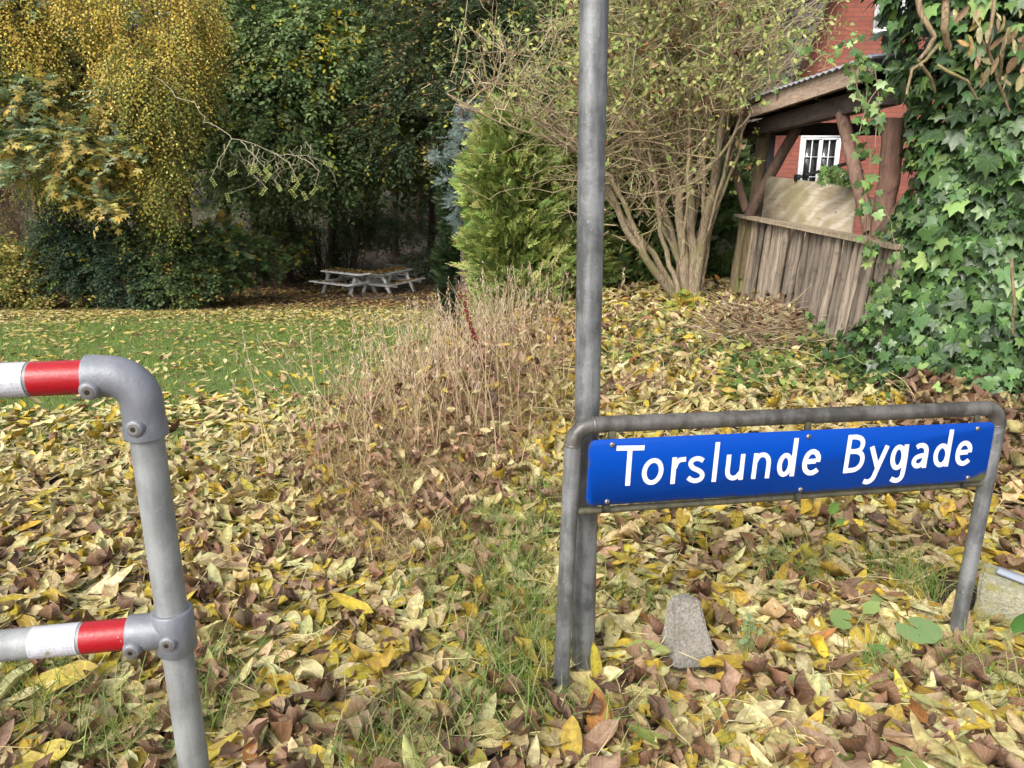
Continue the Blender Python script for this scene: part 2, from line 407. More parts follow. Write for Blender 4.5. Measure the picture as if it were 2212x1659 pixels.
M_GLASS = glassmat()
M_SHEET = simple('weathered roofing sheet', (.46, .48, .52), .5, 0, .3, 14, .5)
def soilmat():
    m, nt, nd, lk, bs = nodes('ground soil and turf')
    g = N(nt, 'ShaderNodeNewGeometry').outputs['Position']; sx = N(nt, 'ShaderNodeSeparateXYZ'); lk.new(g, sx.inputs[0])
    n = noise(nt, 6, 6, .7); f = noise(nt, 45, 4, .7)
    soil = mixc(nt, f, (.030, .021, .014), (.085, .060, .036)); turf = mixc(nt, f, (.08, .13, .03), (.17, .24, .055))
    turf = mixc(nt, ramp(nt, n, [(.45, 0.), (.7, .6)]), turf, (.14, .11, .04))
    # turf only on the open lawn: a band of distance, left of the garden strip
    y = sx.outputs[1]; yb = mth(nt, 'MULTIPLY', ramp(nt, mth(nt, 'DIVIDE', y, 30.), [(.13, 0.), (.18, 1.)]), ramp(nt, mth(nt, 'DIVIDE', y, 30.), [(.55, 1.), (.66, 0.)]))
    xb = ramp(nt, mth(nt, 'ADD', mth(nt, 'MULTIPLY', sx.outputs[0], .1), .5), [(.44, 1.), (.5, 0.)])
    lk.new(mixc(nt, mth(nt, 'MULTIPLY', xb, yb), soil, turf), bs.inputs['Base Color']); bs.inputs['Roughness'].default_value = 1.
    bump(nt, f, .6, .03, bs); return m
M_SOIL = soilmat()
M_PATH = simple('trodden path', (.17, .125, .10), .95, 0, .5, 14, .5)

# ================= TERRAIN =================
def grid_ground(x0, x1, y0, y1, nx, ny, dz=0, edge=None):
    tx = np.linspace(-1, 1, nx); xs = (x0+x1)/2+(x1-x0)/2*np.sign(tx)*np.abs(tx)**2.2
    ys = y0+(y1-y0)*np.linspace(0, 1, ny)**2.4
    X, Y = np.meshgrid(xs, ys); Z = ground(X, Y)+dz
    V = np.stack([X, Y, Z], -1).reshape(-1, 3); i = np.arange(ny-1)[:, None]*nx; j = np.arange(nx-1)[None]
    return V, np.stack([i+j, i+j+1, i+nx+j+1, i+nx+j], -1).reshape(-1, 4)
V, F = grid_ground(-160, 160, -6, 260, 240, 240)
reg(mesh('ground', V, [F], M_SOIL, smooth=True), kind='structure')
# trodden woodland path behind the picnic tables
pv = []; pf = []
pc = [(-4.4, 21), (-3.9, 25), (-4.2, 30), (-5.2, 36), (-5.0, 44), (-4.0, 52)]
ys = np.linspace(21, 52, 60); xs = np.interp(ys, [p[1] for p in pc], [p[0] for p in pc])
for i, (x, y) in enumerate(zip(xs, ys)):
    w = 1.1+.5*noise2(np.array(y*.5), np.array(3.))
    for t in np.linspace(-1, 1, 9): pv.append((x+t*w, y, float(ground(x+t*w, y))+.012+.02*(1-t*t)))
pf = [[i*9+j, i*9+j+1, i*9+10+j, i*9+9+j] for i in range(59) for j in range(8)]
reg(mesh('path', pv, [pf], M_PATH, smooth=True), kind='structure')

# ================= LEAF TEMPLATES =================
def blade_leaf(ns, wid, curl=0., fold=.15, twist=0., droop=0., petiole=.0, wav=0., seed=0, prof=1.25):
    """elongated leaf along +x, unit length; returns V,F,L"""
    rs = np.random.RandomState(seed); us = np.linspace(0, 1, ns); V = []; L = []
    ph = rs.rand()*6
    for u in us:
        h = wid/2*max(.03, math.sin(math.pi*min(1, max(0, u))**.85)**(.95/prof))
        for s in (-1, 0, 1):
            x = u; y = s*h; z = abs(s)*h*fold*2*(1 if s else 0)+wav*math.sin(u*9+ph+s*2)*abs(s)*h*2
            a = twist*(u-.5); y, z = y*math.cos(a)-z*math.sin(a), y*math.sin(a)+z*math.cos(a)
            if abs(curl) > 1e-3:
                rr = 1/curl; x2 = rr*math.sin(u*curl)-z*math.sin(u*curl); z = rr*(1-math.cos(u*curl))+z*math.cos(u*curl); x = x2
            V.append((x-.5, y, z)); L.append((u, s))
    F = []
    for i in range(ns-1):
        a = i*3; F += [[a, a+3, a+4, a+1], [a+1, a+4, a+5, a+2]]
    if petiole:
        p = np.array(V[1]); b = len(V); w = .012
        q = [(p[0], p[1], p[2]), (p[0]-petiole*.5, p[1]+.03, p[2]+.02), (p[0]-petiole, p[1]-.03*rs.rand(), p[2]-.02)]
        for c in q:
            V += [(c[0], c[1]-w, c[2]+.004), (c[0], c[1]+w, c[2]+.004)]; L += [(0, 0), (0, 0)]
        F += [[b, b+1, b+3, b+2], [b+2, b+3, b+5, b+4]]
    return np.array(V), [np.array(F)], np.array(L, float)
LIT = [blade_leaf(8, w, c, f, t, 0, p, wv, i, pr) for i, (w, c, f, t, p, wv, pr) in enumerate([
    (.31, .30, .10, .2, .22, .06, 1.3), (.34, -.45, .15, -.4, .2, .10, 1.4), (.28, .7, .2, .6, .0, .08, 1.2), (.38, -.2, .08, .2, .18, .05, 1.5),
    (.31, -.9, .25, .5, .0, .12, 1.3), (.26, .15, .15, -.2, .3, .06, 1.2), (.42, .5, .2, -.6, .0, .14, 1.6), (.35, .2, .3, .3, .15, .10, 1.4)])]
CRL = [blade_leaf(7, w, c, f, t, 0, .12, .25, i+20, 1.3) for i, (w, c, f, t) in enumerate([(.45, 1.8, .7, 1.2), (.5, -2.0, .6, -1.5), (.4, 2.4, .9, 2.0), (.5, 1.2, .8, -1.8)])]
LITM = [blade_leaf(4, w, c, f, t, 0, 0, .1, i+40) for i, (w, c, f, t) in enumerate([(.36, .4, .2, .4), (.42, -.6, .2, -.6), (.34, .9, .3, .8), (.45, .2, .4, 0)])]
LITF = [(np.array([(-.5, 0, 0), (0, -.2, .06), (.5, 0, .03), (0, .2, .08)]), [np.array([[0, 1, 2, 3]])], np.array([(0, 0), (.5, -1), (1, 0), (.5, 1)], float))]
SPR = [(np.array([(0, 0, 0), (.45, -.30, .04), (1, 0, -.06), (.45, .30, .04)]), [np.array([[0, 1, 2], [0, 2, 3]])], np.array([(0, 0), (.5, -1), (1, 0), (.5, 1)], float))]
def lobed(spec, fold=.1, drop=.12):
    """palmate leaf: fan of (angle deg, radius); petiole point at origin, tip +x"""
    V = [(0.0, 0, 0)]; L = [(0., 0.)]
    for a, r in spec:
        x = r*math.cos(math.radians(a)); y = r*math.sin(math.radians(a))
        V.append((x, y, -drop*r*r+fold*(abs(y)))); L.append((x, y))
    n = len(spec); F = [[0, i, i+1] for i in range(1, n)]
    return np.array(V), [np.array(F)], np.array(L)
def sym(h): return [(-a, r) for a, r in reversed([q for q in h if q[0] > 0])]+[q for q in h]
IVY = [lobed(sym([(0, 1.), (14, .62), (22, .55), (38, .78), (46, .80), (58, .55), (75, .46), (95, .62), (108, .60), (135, .38), (165, .18)]), .08, .18),
       lobed(sym([(0, .95), (16, .66), (28, .58), (42, .85), (52, .70), (66, .50), (88, .55), (102, .66), (120, .45), (150, .32), (170, .15)]), -.10, .10),
       lobed(sym([(0, 1.), (18, .58), (34, .50), (50, .66), (62, .55), (80, .42), (104, .50), (125, .40), (155, .25)]), .16, .25)]
MAP = [lobed(sym([(0, 1.), (10, .62), (20, .42), (36, .80), (46, .86), (56, .6), (70, .36), (88, .62), (98, .60), (120, .28), (160, .16)]), .05, .2),
       lobed(sym([(0, .9), (12, .6), (24, .38), (40, .85), (52, .6), (70, .34), (94, .58), (120, .26), (160, .14)]), -.1, .05)]
OVL = [blade_leaf(4, .62, .4, .15, .2, 0, 0, .1, 60, 1.8), blade_leaf(4, .55, -.5, .2, -.3, 0, 0, .1, 61, 1.6)]
OVL = [(v+np.array([.5, 0, 0]), f, l) for v, f, l in OVL]
# thuja frond: flat fan of finger-like sprays in x/y, tip +x
def frond(n, seed):
    rs = np.random.RandomState(seed); V = []; F = []
    for i in range(n):
        t = i/(n-1); side = (-1)**i; x0 = .08+.72*t; L = .42*(1-.55*t); a = math.radians(48-15*t)*side
        d = np.array([math.cos(a), math.sin(a), 0]); p = np.array([x0, 0, .05*math.sin(t*3)]); w = .055
        nn = np.array([-d[1], d[0], 0])*w; b = len(V)
        m = p+d*L*.55; e = p+d*L+np.array([0, 0, -.08*L+rs.normal(0, .03)])
        V += [p-nn*.5, m-nn*1.3, e, m+nn*1.3]; F.append([b, b+1, b+2, b+3])
    b = len(V); V += [(0, -.02, 0), (1.05, -.03, -.05), (1.15, 0, -.06), (1.05, .03, -.05)]; F.append([b, b+1, b+2, b+3])
    return np.array(V, float), [np.array(F)], np.zeros((len(V), 2))
FRO = [frond(9, 1), frond(8, 2), frond(10, 3)]
# conifer needle twig: needles all round a shoot
def needles(n, seed, ln=.28, w=.02):
    rs = np.random.RandomState(seed); V = [(0, -.012, 0), (1, 0, 0), (0, .012, 0)]; F = [[0, 1, 2]]
    for i in range(n):
        x = .05+.95*i/n; th = rs.rand()*6.28; d = np.array([.75, math.cos(th)*.75, math.sin(th)*.75]); s = np.cross(d, (1, .2, 0)); s = s/np.linalg.norm(s)*w
        b = len(V); p = np.array([x, 0, 0]); V += [p-s, p+d*ln, p+s]; F.append([b, b+1, b+2])
    return np.array(V, float), [np.array(F)], np.zeros((len(V), 2))
NDL = [needles(26, 1), needles(26, 2)]
def scatter(mb, temps, T, ax, nr, size, C, luv=True):
    k = len(T); M = frames(ax, nr)*np.asarray(size).reshape(-1, 1, 1); w = R.randint(0, len(temps), k)
    for i, (v, f, l) in enumerate(temps):
        s = w == i
        if s.any(): inst(mb, v, f, M[s], T[s], C[s], l)
# ================= LEAF LITTER =================
PALE = [(.60, .52, .23), (.66, .60, .31), (.54, .43, .22), (.50, .47, .19)]
YEL = [(.50, .37, .035), (.42, .34, .04), (.56, .42, .06)]
BRN = [(.24, .135, .075), (.16, .088, .055), (.36, .24, .155), (.115, .07, .052)]
LITPAL = PALE+YEL+BRN+[(.17, .22, .05), (.42, .17, .04)]
LITW = [3.4, 2.8, 3, 2.6, 1.3, 1.5, .9, .9, .7, 1.3, .4, .5, .25]
def region(n, y0, y1, xl=None, xr=None):
    """uniform in area over the view footprint between two distances"""
    out = []; tot = 0
    while tot < n:
        Y = y0+(y1-y0)*np.sqrt(R.rand(n*2)) if y0 < 1 else np.sqrt(y0*y0+(y1*y1-y0*y0)*R.rand(n*2)); X = (R.rand(n*2)*2-1)*(.86*Y+.35)
        k = np.ones(len(X), bool)
        if xl is not None: k &= X > xl(Y)
        if xr is not None: k &= X < xr(Y)
        out.append(np.stack([X[k], Y[k]], 1)); tot += k.sum()
    return np.concatenate(out)[:n]
def blocked(X, Y):
    return ((np.abs(X-.59) < .10) & (Y > 2.02) & (Y < 2.28)) | ((X > 1.56) & (X < 1.92) & (Y > 2.16) & (Y < 2.62) & (Y > 2.42-.8*(X-1.53)))
mb = MB()
def litter(n, y0, y1, temps, size, stack, tilt, pal=LITPAL, w=LITW, keep=None, xl=None, xr=None, m=None):
    P = region(n, y0, y1, xl, xr); X, Y = P[:, 0], P[:, 1]
    if keep is not None:
        k = R.rand(n) < keep(X, Y); P = P[k]; X, Y = P[:, 0], P[:, 1]
    k = len(X); P = P[~blocked(X, Y)]; X, Y = P[:, 0], P[:, 1]; k = len(X); a = R.rand(k)*6.283
    lv = R.rand(k)**1.3*stack
    nr = np.stack([R.normal(0, tilt, k), R.normal(0, tilt, k), np.ones(k)], 1); nr[:, 2] *= np.sign(R.rand(k)-.08)
    ax = np.stack([np.cos(a), np.sin(a), R.normal(0, tilt*.8, k)], 1)
    T = np.stack([X, Y, ground(X, Y)+.008+lv], 1)
    C = pick(pal, k, w)
    sw = (C[:, 0] < .40) & (Y > 2.0) & (Y < 9) & (R.rand(k) < .5); C[sw] = pick(PALE+YEL, int(sw.sum()))
    # leaves lower in the pile are older and browner
    old = (R.rand(k) > .80+.5*lv/stack)
    C[old] = pick(BRN+[(.30, .22, .12)], int(old.sum()))
    scatter(m or mb, temps, T, ax, nr, size*(.6+.8*R.rand(k)), C)
thin = lambda X, Y: .55+.45*sstep(.32, .5, noise2(X*2.1+5, Y*2.1))
litter(16500, 1.0, 3.2, LIT, .122, .032, .16, keep=thin)
litter(2300, 1.0, 3.4, CRL, .105, .042, .4, pal=BRN+[(.3, .2, .13)], w=[3, 3, 3, 2, 2], keep=thin)
litter(900, 1.0, 3.2, LIT, .15, .05, .3, keep=thin)
litter(18500, 3.2, 5.2, LIT[:4]+LIT[:4]+CRL[:1], .118, .03, .2, w=[4, 3.4, 3, 3, 1.6, 1.8, 1.1, .5, .3, 1.0, .2, .6, .25], keep=lambda X, Y: thin(X, Y)*np.where(X < -.8, .45+.55*sstep(5.0, 3.4, Y), 1))
mb.build('leaf_litter', M_LIT, smooth=True)
reg(bpy.data.objects['leaf_litter'], 'thick carpet of fallen yellow and brown leaves in the foreground', 'leaves', kind='stuff')
mb = MB()
lawn = lambda Y: .0*Y-.55-.02*Y
dens = lambda X, Y: np.clip(.03+.95*sstep(7.6, 3.6, Y+1.8*(noise2(X*.9, Y*.9)-.5))+.75*(noise2(X*1.3, Y*1.3)*.6+noise2(X*4, Y*4)*.4-.48)+.75*sstep(13., 18, Y-.15*X+2*(noise2(X*.4, Y*.4)-.5)), .05, 1)
litter(27000, 5.2, 9.5, LITM, .115, .035, .25, keep=lambda X, Y: np.where(X > -.6, .8, dens(X, Y)))
PFAR = [(.52, .45, .18), (.50, .40, .10), (.56, .5, .24), (.40, .30, .10), (.16, .09, .05), (.24, .15, .08)]
litter(52000, 9.5, 17, LITF, .125, .03, .35, PFAR, [3, 3, 2, 2, 1, 1], dens, xr=lambda Y: 0*Y+1.5)
PSH = [(.42, .33, .10), (.34, .22, .07), (.20, .12, .06), (.12, .07, .045), (.45, .36, .16)]
litter(60000, 17, 30, LITF, .14, .03, .3, PSH, [2, 2, 3, 3, 1], lambda X, Y: .35+.65*noise2(X*.8, Y*.8), xr=lambda Y: 0*Y+3)
mb.build('leaf_litter', M_LITF)
reg(bpy.data.objects['leaf_litter.001'], 'scattered yellow fallen leaves over the green lawn and woodland edge', 'leaves', kind='stuff')
# loose pale leaf stalks among the litter
mb = MB(); k = 1500; P = region(k, 1.1, 4.6)
A = np.stack([P[:, 0], P[:, 1], ground(P[:, 0], P[:, 1])+.03+.03*R.rand(k)], 1); a = R.rand(k)*6.28; ln = .03+.06*R.rand(k)
for seg in range(3):
    B = A+np.stack([np.cos(a)*ln, np.sin(a)*ln, R.normal(0, .25, k)*ln], 1)
    prisms(mb, A, B, .0016, .0014, np.array([.60, .52, .26])*(1+R.normal(0, .15, (k, 1)))*np.ones(3)); A = B; a = a+R.normal(0, .5, k)
reg(mb.build('leaf_stalks', M_TWIG), 'thin pale loose leaf stalks strewn over the leaf carpet', 'stalks', kind='stuff')
# ================= GRASS =================
def blades(mb, base, hgt, wid, lean, pal, w=None, segs=3, tipz=True):
    """curved grass blades"""
    k = len(base); a = R.rand(k)*6.283; d = np.stack([np.cos(a), np.sin(a), np.zeros(k)], 1); s = np.stack([-np.sin(a), np.cos(a), np.zeros(k)], 1)
    b = R.rand(k)*6.28; s = s*np.cos(b)[:, None]+d*np.sin(b)[:, None]
    hgt = np.broadcast_to(hgt, (k,)); wid = np.broadcast_to(wid, (k,)); lean = np.broadcast_to(lean, (k,))
    V = []
    for i in range(segs+1):
        t = i/segs; c = base+np.array([0, 0, 1.])*(hgt*(t-.35*lean*t*t))[:, None]+d*(hgt*lean*t*t)[:, None]
        if i < segs: V += [c-s*(wid*(1-t*.8)/2)[:, None], c+s*(wid*(1-t*.8)/2)[:, None]]
        else: V.append(c)
    V = np.stack(V, 1); n = V.shape[1]; off = np.arange(k)*n
    q = [[2*i, 2*i+1, 2*i+3, 2*i+2] for i in range(segs-1)]; t = [[2*segs-2, 2*segs-1, 2*segs]]
    Fs = [(off[:, None, None]+np.array(t)[None]).reshape(-1, 3)]
    if q: Fs.append((off[:, None, None]+np.array(q)[None]).reshape(-1, 4))
    C = np.repeat(pick(pal, k, w)[:, None], n, 1).reshape(-1, 3)
    mb.add(V.reshape(-1, 3), Fs, C)
GRN = [(.17, .28, .06), (.13, .22, .05), (.25, .35, .08), (.29, .32, .11)]
mb = MB()
P = region(230000, 3.7, 19, xr=lambda Y: -.25+0*Y); X, Y = P[:, 0], P[:, 1]
kk = R.rand(len(X)) < sstep(3.7, 5.4, Y)*sstep(19, 15.5, Y)*(.35+.65*noise2(X*1.1+3, Y*1.1)); P = P[kk]; X, Y = P[:, 0], P[:, 1]
blades(mb, np.stack([X, Y, ground(X, Y)], 1), .035+.035*R.rand(len(X)), .0045+.0005*Y, .5*R.rand(len(X)), GRN, [3, 2, 3, 2], 1)
reg(mb.build('lawn_grass', M_GRS), 'short green mown grass of the sloping lawn', 'grass', kind='stuff')
mb = MB()
tuf = [(1140, 1240, 90), (1080, 1220, 60), (1000, 1330, 40), (1180, 1420, 90), (1030, 1420, 50), (1120, 1480, 130), (1060, 1560, 70), (820, 1640, 120), (930, 1655, 70), (1140, 1350, 110), (1090, 1290, 100), (1150, 1180, 90), (450, 1500, 60), (470, 1560, 60), (60, 1560, 60), (200, 1560, 40), (230, 1640, 60),
       (1420, 1340, 30), (1700, 1260, 70), (1760, 1240, 50), (1990, 1290, 90), (1930, 1250, 60), (2110, 1480, 60), (1640, 1420, 20), (1350, 1580, 30), (1900, 1460, 50), (1000, 1250, 80), (1180, 1110, 90), (960, 1170, 60), (900, 1290, 40), (2180, 1060, 40), (2200, 980, 40), (1300, 1290, 20), (1060, 1150, 90), (620, 1480, 15), (560, 1330, 15), (1500, 1180, 20), (1360, 1180, 25), (150, 1490, 40), (20, 1480, 40), (1580, 1620, 12), (760, 1420, 10), (1180, 1540, 60), (340, 1600, 40)]
for px, py, n in tuf:
    n = int(n*1.7)
    c = atz(px, py, .0); b = np.stack([c[0]+R.normal(0, .07, n), c[1]+R.normal(0, .07, n)], 1)
    blades(mb, np.stack([b[:, 0], b[:, 1], ground(b[:, 0], b[:, 1])], 1), .08+.14*R.rand(n), .004+.0025*R.rand(n), .2+.8*R.rand(n), GRN+[(.40, .36, .17)], [3, 2, 3, 3, 2], 4)
P = region(2600, 1.3, 5.0); X, Y = P[:, 0], P[:, 1]
blades(mb, np.stack([X, Y, ground(X, Y)], 1), .05+.07*R.rand(len(X)), .003, .3+.8*R.rand(len(X)), GRN+[(.40, .36, .17)], [3, 2, 3, 3, 2], 3)
reg(mb.build('grass_tufts', M_GRS), 'green grass blades poking up through the fallen leaves', 'grass', kind='stuff')
# tall dry grass strip between lawn and garden
mb = MB()
STRAW = [(.42, .29, .16), (.58, .45, .25), (.26, .15, .09), (.48, .36, .16)]
def strip(n, y0=2.7, y1=8.6):
    Y = y0+(y1-y0)*R.rand(n); c = -.62-.02*Y+np.where(Y < 3.6, .35*(3.6-Y), 0)*0+.25*sstep(4.5, 8, Y); w = .15+.27*sstep(2.7, 4.2, Y)
    X = c+R.normal(0, 1, n)*w+.20; return X, Y
X, Y = strip(10500); h = (.20+.30*R.rand(len(X)))*(.45+.75*sstep(2.8, 5.0, Y))*(1-.45*sstep(6.6, 8, Y)*(X > -.7)); g = ground(X, Y)
blades(mb, np.stack([X, Y, g], 1), h, .0035+.0025*R.rand(len(X)), .3+1.3*R.rand(len(X)), STRAW+[(.26, .32, .10), (.22, .12, .07)], [3, 2.4, 3, 3, 2, 2.4], 4)
X, Y = strip(480, 3.9, 8.4); X = X-.05
h = .45+.45*R.rand(len(X)); k = len(X)
base = np.stack([X, Y, ground(X, Y)], 1); a = R.rand(k)*6.28; ln = .12*R.rand(k); A = base
for s in range(5):
    B = A+np.stack([np.cos(a)*ln*h*(s+.5)*.5, np.sin(a)*ln*h*(s+.5)*.5, h/5], 1); prisms(mb, A, B, .0028-.0003*s, .0025-.0003*s, np.array([.60, .46, .28])*np.ones((k, 3))*(1+R.normal(0, .15, (k, 1)))); A = B
# seed heads
for j in range(7):
    T = A-np.stack([np.cos(a)*ln*h*.3, np.sin(a)*ln*h*.3, np.full(k, .2)*h], 1)*(j/7.*.8); ax = rdir(k, .3)+np.array([0, 0, 1.])
    inst(mb, LITF[0][0]*np.array([1, .5, 1]), LITF[0][1], frames(ax, rdir(k))*(.028+.015*R.rand(k))[:, None, None], T+rdir(k, .006), pick([(.55, .43, .32), (.45, .32, .24), (.6, .5, .36)], k))
reg(mb.build('dry_grass', M_DRY), 'tall dry straw coloured grass with seed heads between lawn and hedge', 'dry grass', kind='stuff')
# shrivelled brown leaves and litter caught in the dry grass
mb = MB()
X, Y = strip(2700, 3.0, 8.6); k = len(X); T = np.stack([X, Y, ground(X, Y)+(.03+.32*R.rand(k)**1.4)*(.35+.8*sstep(3, 5.2, Y))], 1)
scatter(mb, CRL+LIT[:3], T, rdir(k), rdir(k, .6)+np.array([0, -.3, .6]), .07+.05*R.rand(k), pick(BRN+[(.42, .28, .18), (.60, .52, .26), (.58, .44, .08)], k, [2.5, 2.5, 3, 1, 3, 3.4, 1.5]))
reg(mb.build('caught_leaves', M_LIT), 'shrivelled brown and yellow leaves caught in the dry grass', 'leaves', kind='stuff')

# ================= STREET NAME SIGN =================
Rt = np.array([1., 0, 0]); Dn = np.array([0, -SP, -CP]); Fw = np.array([0, CP, -SP])
def cam2w(v): return v[0]*Rt+v[1]*Dn+v[2]*Fw
def hom(src, dst):
    A = []
    for (x, y), (u, v) in zip(src, dst):
        A.append([x, y, 1, 0, 0, 0, -u*x, -u*y, -u]); A.append([0, 0, 0, x, y, 1, -v*x, -v*y, -v])
    return np.linalg.svd(np.array(A))[2][-1].reshape(3, 3)
BW, BH = 1.359, .20
corners = [(1269.57, 948.22), (2144.33, 909.07), (2121.70, 1035.77), (1263.03, 1090.55)]
Hm = hom(corners, [(0, 0), (BW, 0), (BW, -BH), (0, -BH)])
def lp(px, py):
    q = Hm@np.array([px, py, 1]); return q[:2]/q[2]
z1 = lambda x, y: lp((1600+x/3.16)/1.35624, (1180+y/3.16)/1.35624)
z2 = lambda x, y: lp((2300+x/3.16)/1.35624, (1150+y/3.16)/1.35624)
org = np.array([0, 0, HC])+cam2w(np.array([1.0733, .7790, 10.4992])*BH)
ax_ = cam2w(np.array([.97826, -.02759, .20555])); az_ = -cam2w(np.array([-.01994, .97211, .23367])); az_ -= ax_*(az_@ax_); az_ /= np.linalg.norm(az_)
ay_ = np.cross(az_, ax_)
LL = lp(1212, 1535); sign_m = Matrix([[ax_[i], ay_[i], az_[i], org[i]] for i in range(3)]+[[0, 0, 0, 1]])
sign = bpy.data.objects.new('street_name_sign', None); COL.objects.link(sign); sign.matrix_world = sign_m; sign.matrix_basis = sign_m; WM[sign.name] = sign_m.copy()
reg(sign, 'blue street name sign in a low bent steel pipe frame reading Torslunde Bygade', 'street sign')
PY_ = .012
def fillet(P, r, n=10):
    P = [np.array(p, float) for p in P]; out = [P[0]]
    for a, b, c in zip(P, P[1:], P[2:]):
        d0 = (a-b)/np.linalg.norm(a-b); d1 = (c-b)/np.linalg.norm(c-b); cs = d0@d1; half = math.acos(cs)/2; t = r/math.tan(half)
        ce = b+(d0+d1)/np.linalg.norm(d0+d1)*r/math.sin(half); p0 = b+d0*t-ce; p1 = b+d1*t-ce; an = math.acos(max(-1, min(1, p0@p1/r/r)))
        for i in range(n+1):
            s = i/n; out.append(ce+(math.sin((1-s)*an)*p0+math.sin(s*an)*p1)/math.sin(an))
    out.append(P[-1]); return out
def L3(q, y=PY_): return np.array([q[0], y, q[1]])
def linex(a, b, c, d):
    a, b, c, d = map(np.array, (a, b, c, d)); m = np.stack([b-a, c-d], 1); t = np.linalg.solve(m, c-a); return a+(b-a)*t[0]
lt, lb = z1(255, 470), lp(1212, 1540); rt, rb = lp(2160.3, 925), lp(2064, 1412)
ra_, rb_ = z1(700, 205), z2(1800, 160)
cl = linex(lt, lb, ra_, rb_); cr = linex(rt, rb, ra_, rb_)
path_ = fillet([L3(lb), L3(cl), L3(cr), L3(rb)], .058)
def dens_path(P, st=.04):
    out = [P[0]]
    for a, b in zip(P, P[1:]):
        n = max(1, int(np.linalg.norm(b-a)/st)); out += [a+(b-a)*i/n for i in range(1, n+1)]
    return np.array(out)
pp = dens_path(path_)
iL = np.argmin(np.linalg.norm(pp-path_[1], axis=1)); iL2 = np.argmin(np.linalg.norm(pp-path_[11], axis=1)); iR = np.argmin(np.linalg.norm(pp-path_[12], axis=1)); iR2 = np.argmin(np.linalg.norm(pp-path_[22], axis=1))
PR = .0242
m1 = MB(); m1.tube(pp[:iL+1], PR, 24); m1.build('leg', M_GALV, sign, True, False)
m1 = MB(); m1.tube(pp[iR2:], PR, 24); m1.build('leg', M_GALV, sign, True, False)
m1 = MB(); m1.tube(pp[iL:iR2+1], PR, 24)
for i in (iL, iL2, iR, iR2):
    d = pp[min(i+1, len(pp)-1)]-pp[i-1]; d /= np.linalg.norm(d)
    m1.tube([pp[i]-d*.0035, pp[i]-d*.0015, pp[i]+d*.0015, pp[i]+d*.0035], [PR*.99, PR*1.045, PR*1.045, PR*.99], 24, caps=False)
m1.build('top_rail', M_GALVD, sign, True, False)
b0, b1 = z1(300, 1022), z2(1850, 850)
m1 = MB(); m1.tube(dens_path([L3(b0), L3(b1)], .1), .0105, 16); m1.build('lower_bar', M_RODM, sign, True, False)
# the board with rounded corners
def rrect(w, h, r, n=6):
    P = []
    for cx, cz, a0 in ((w-r, -r, 90), (r, -r, 180), (r, -h+r, 270), (w-r, -h+r, 0)):
        o = [90, 180, 270, 0].index(a0)
        for i in range(n+1):
            a = math.radians({0: 90, 1: 180, 2: 270, 3: 360}[o]-90+90*i/n) if False else math.radians([0, 90, 180, 270][o]+90*i/n)
            P.append((cx+r*math.cos(a), cz+r*math.sin(a)))
    return P
bp = rrect(BW, BH, .024); n = len(bp); m1 = MB()
cen = np.array([BW/2, -BH/2]); ins = [tuple(np.array(p)+(cen-np.array(p))/np.linalg.norm(cen-np.array(p))*.0015) for p in bp]
rings = [(ins, -.0125), (bp, -.0115), (bp, -.0100)]
Vb = [(p[0], y, p[1]) for P, y in rings for p in P]; ai = np.arange(n)
Fq = [[r*n+i, r*n+(i+1) % n, (r+1)*n+(i+1) % n, (r+1)*n+i] for r in (0, 1) for i in range(n)]
m1.add(Vb, [Fq, [ai[::-1]], [ai+2*n]]); board = m1.build('name_board', M_BLUE, sign, False, False)
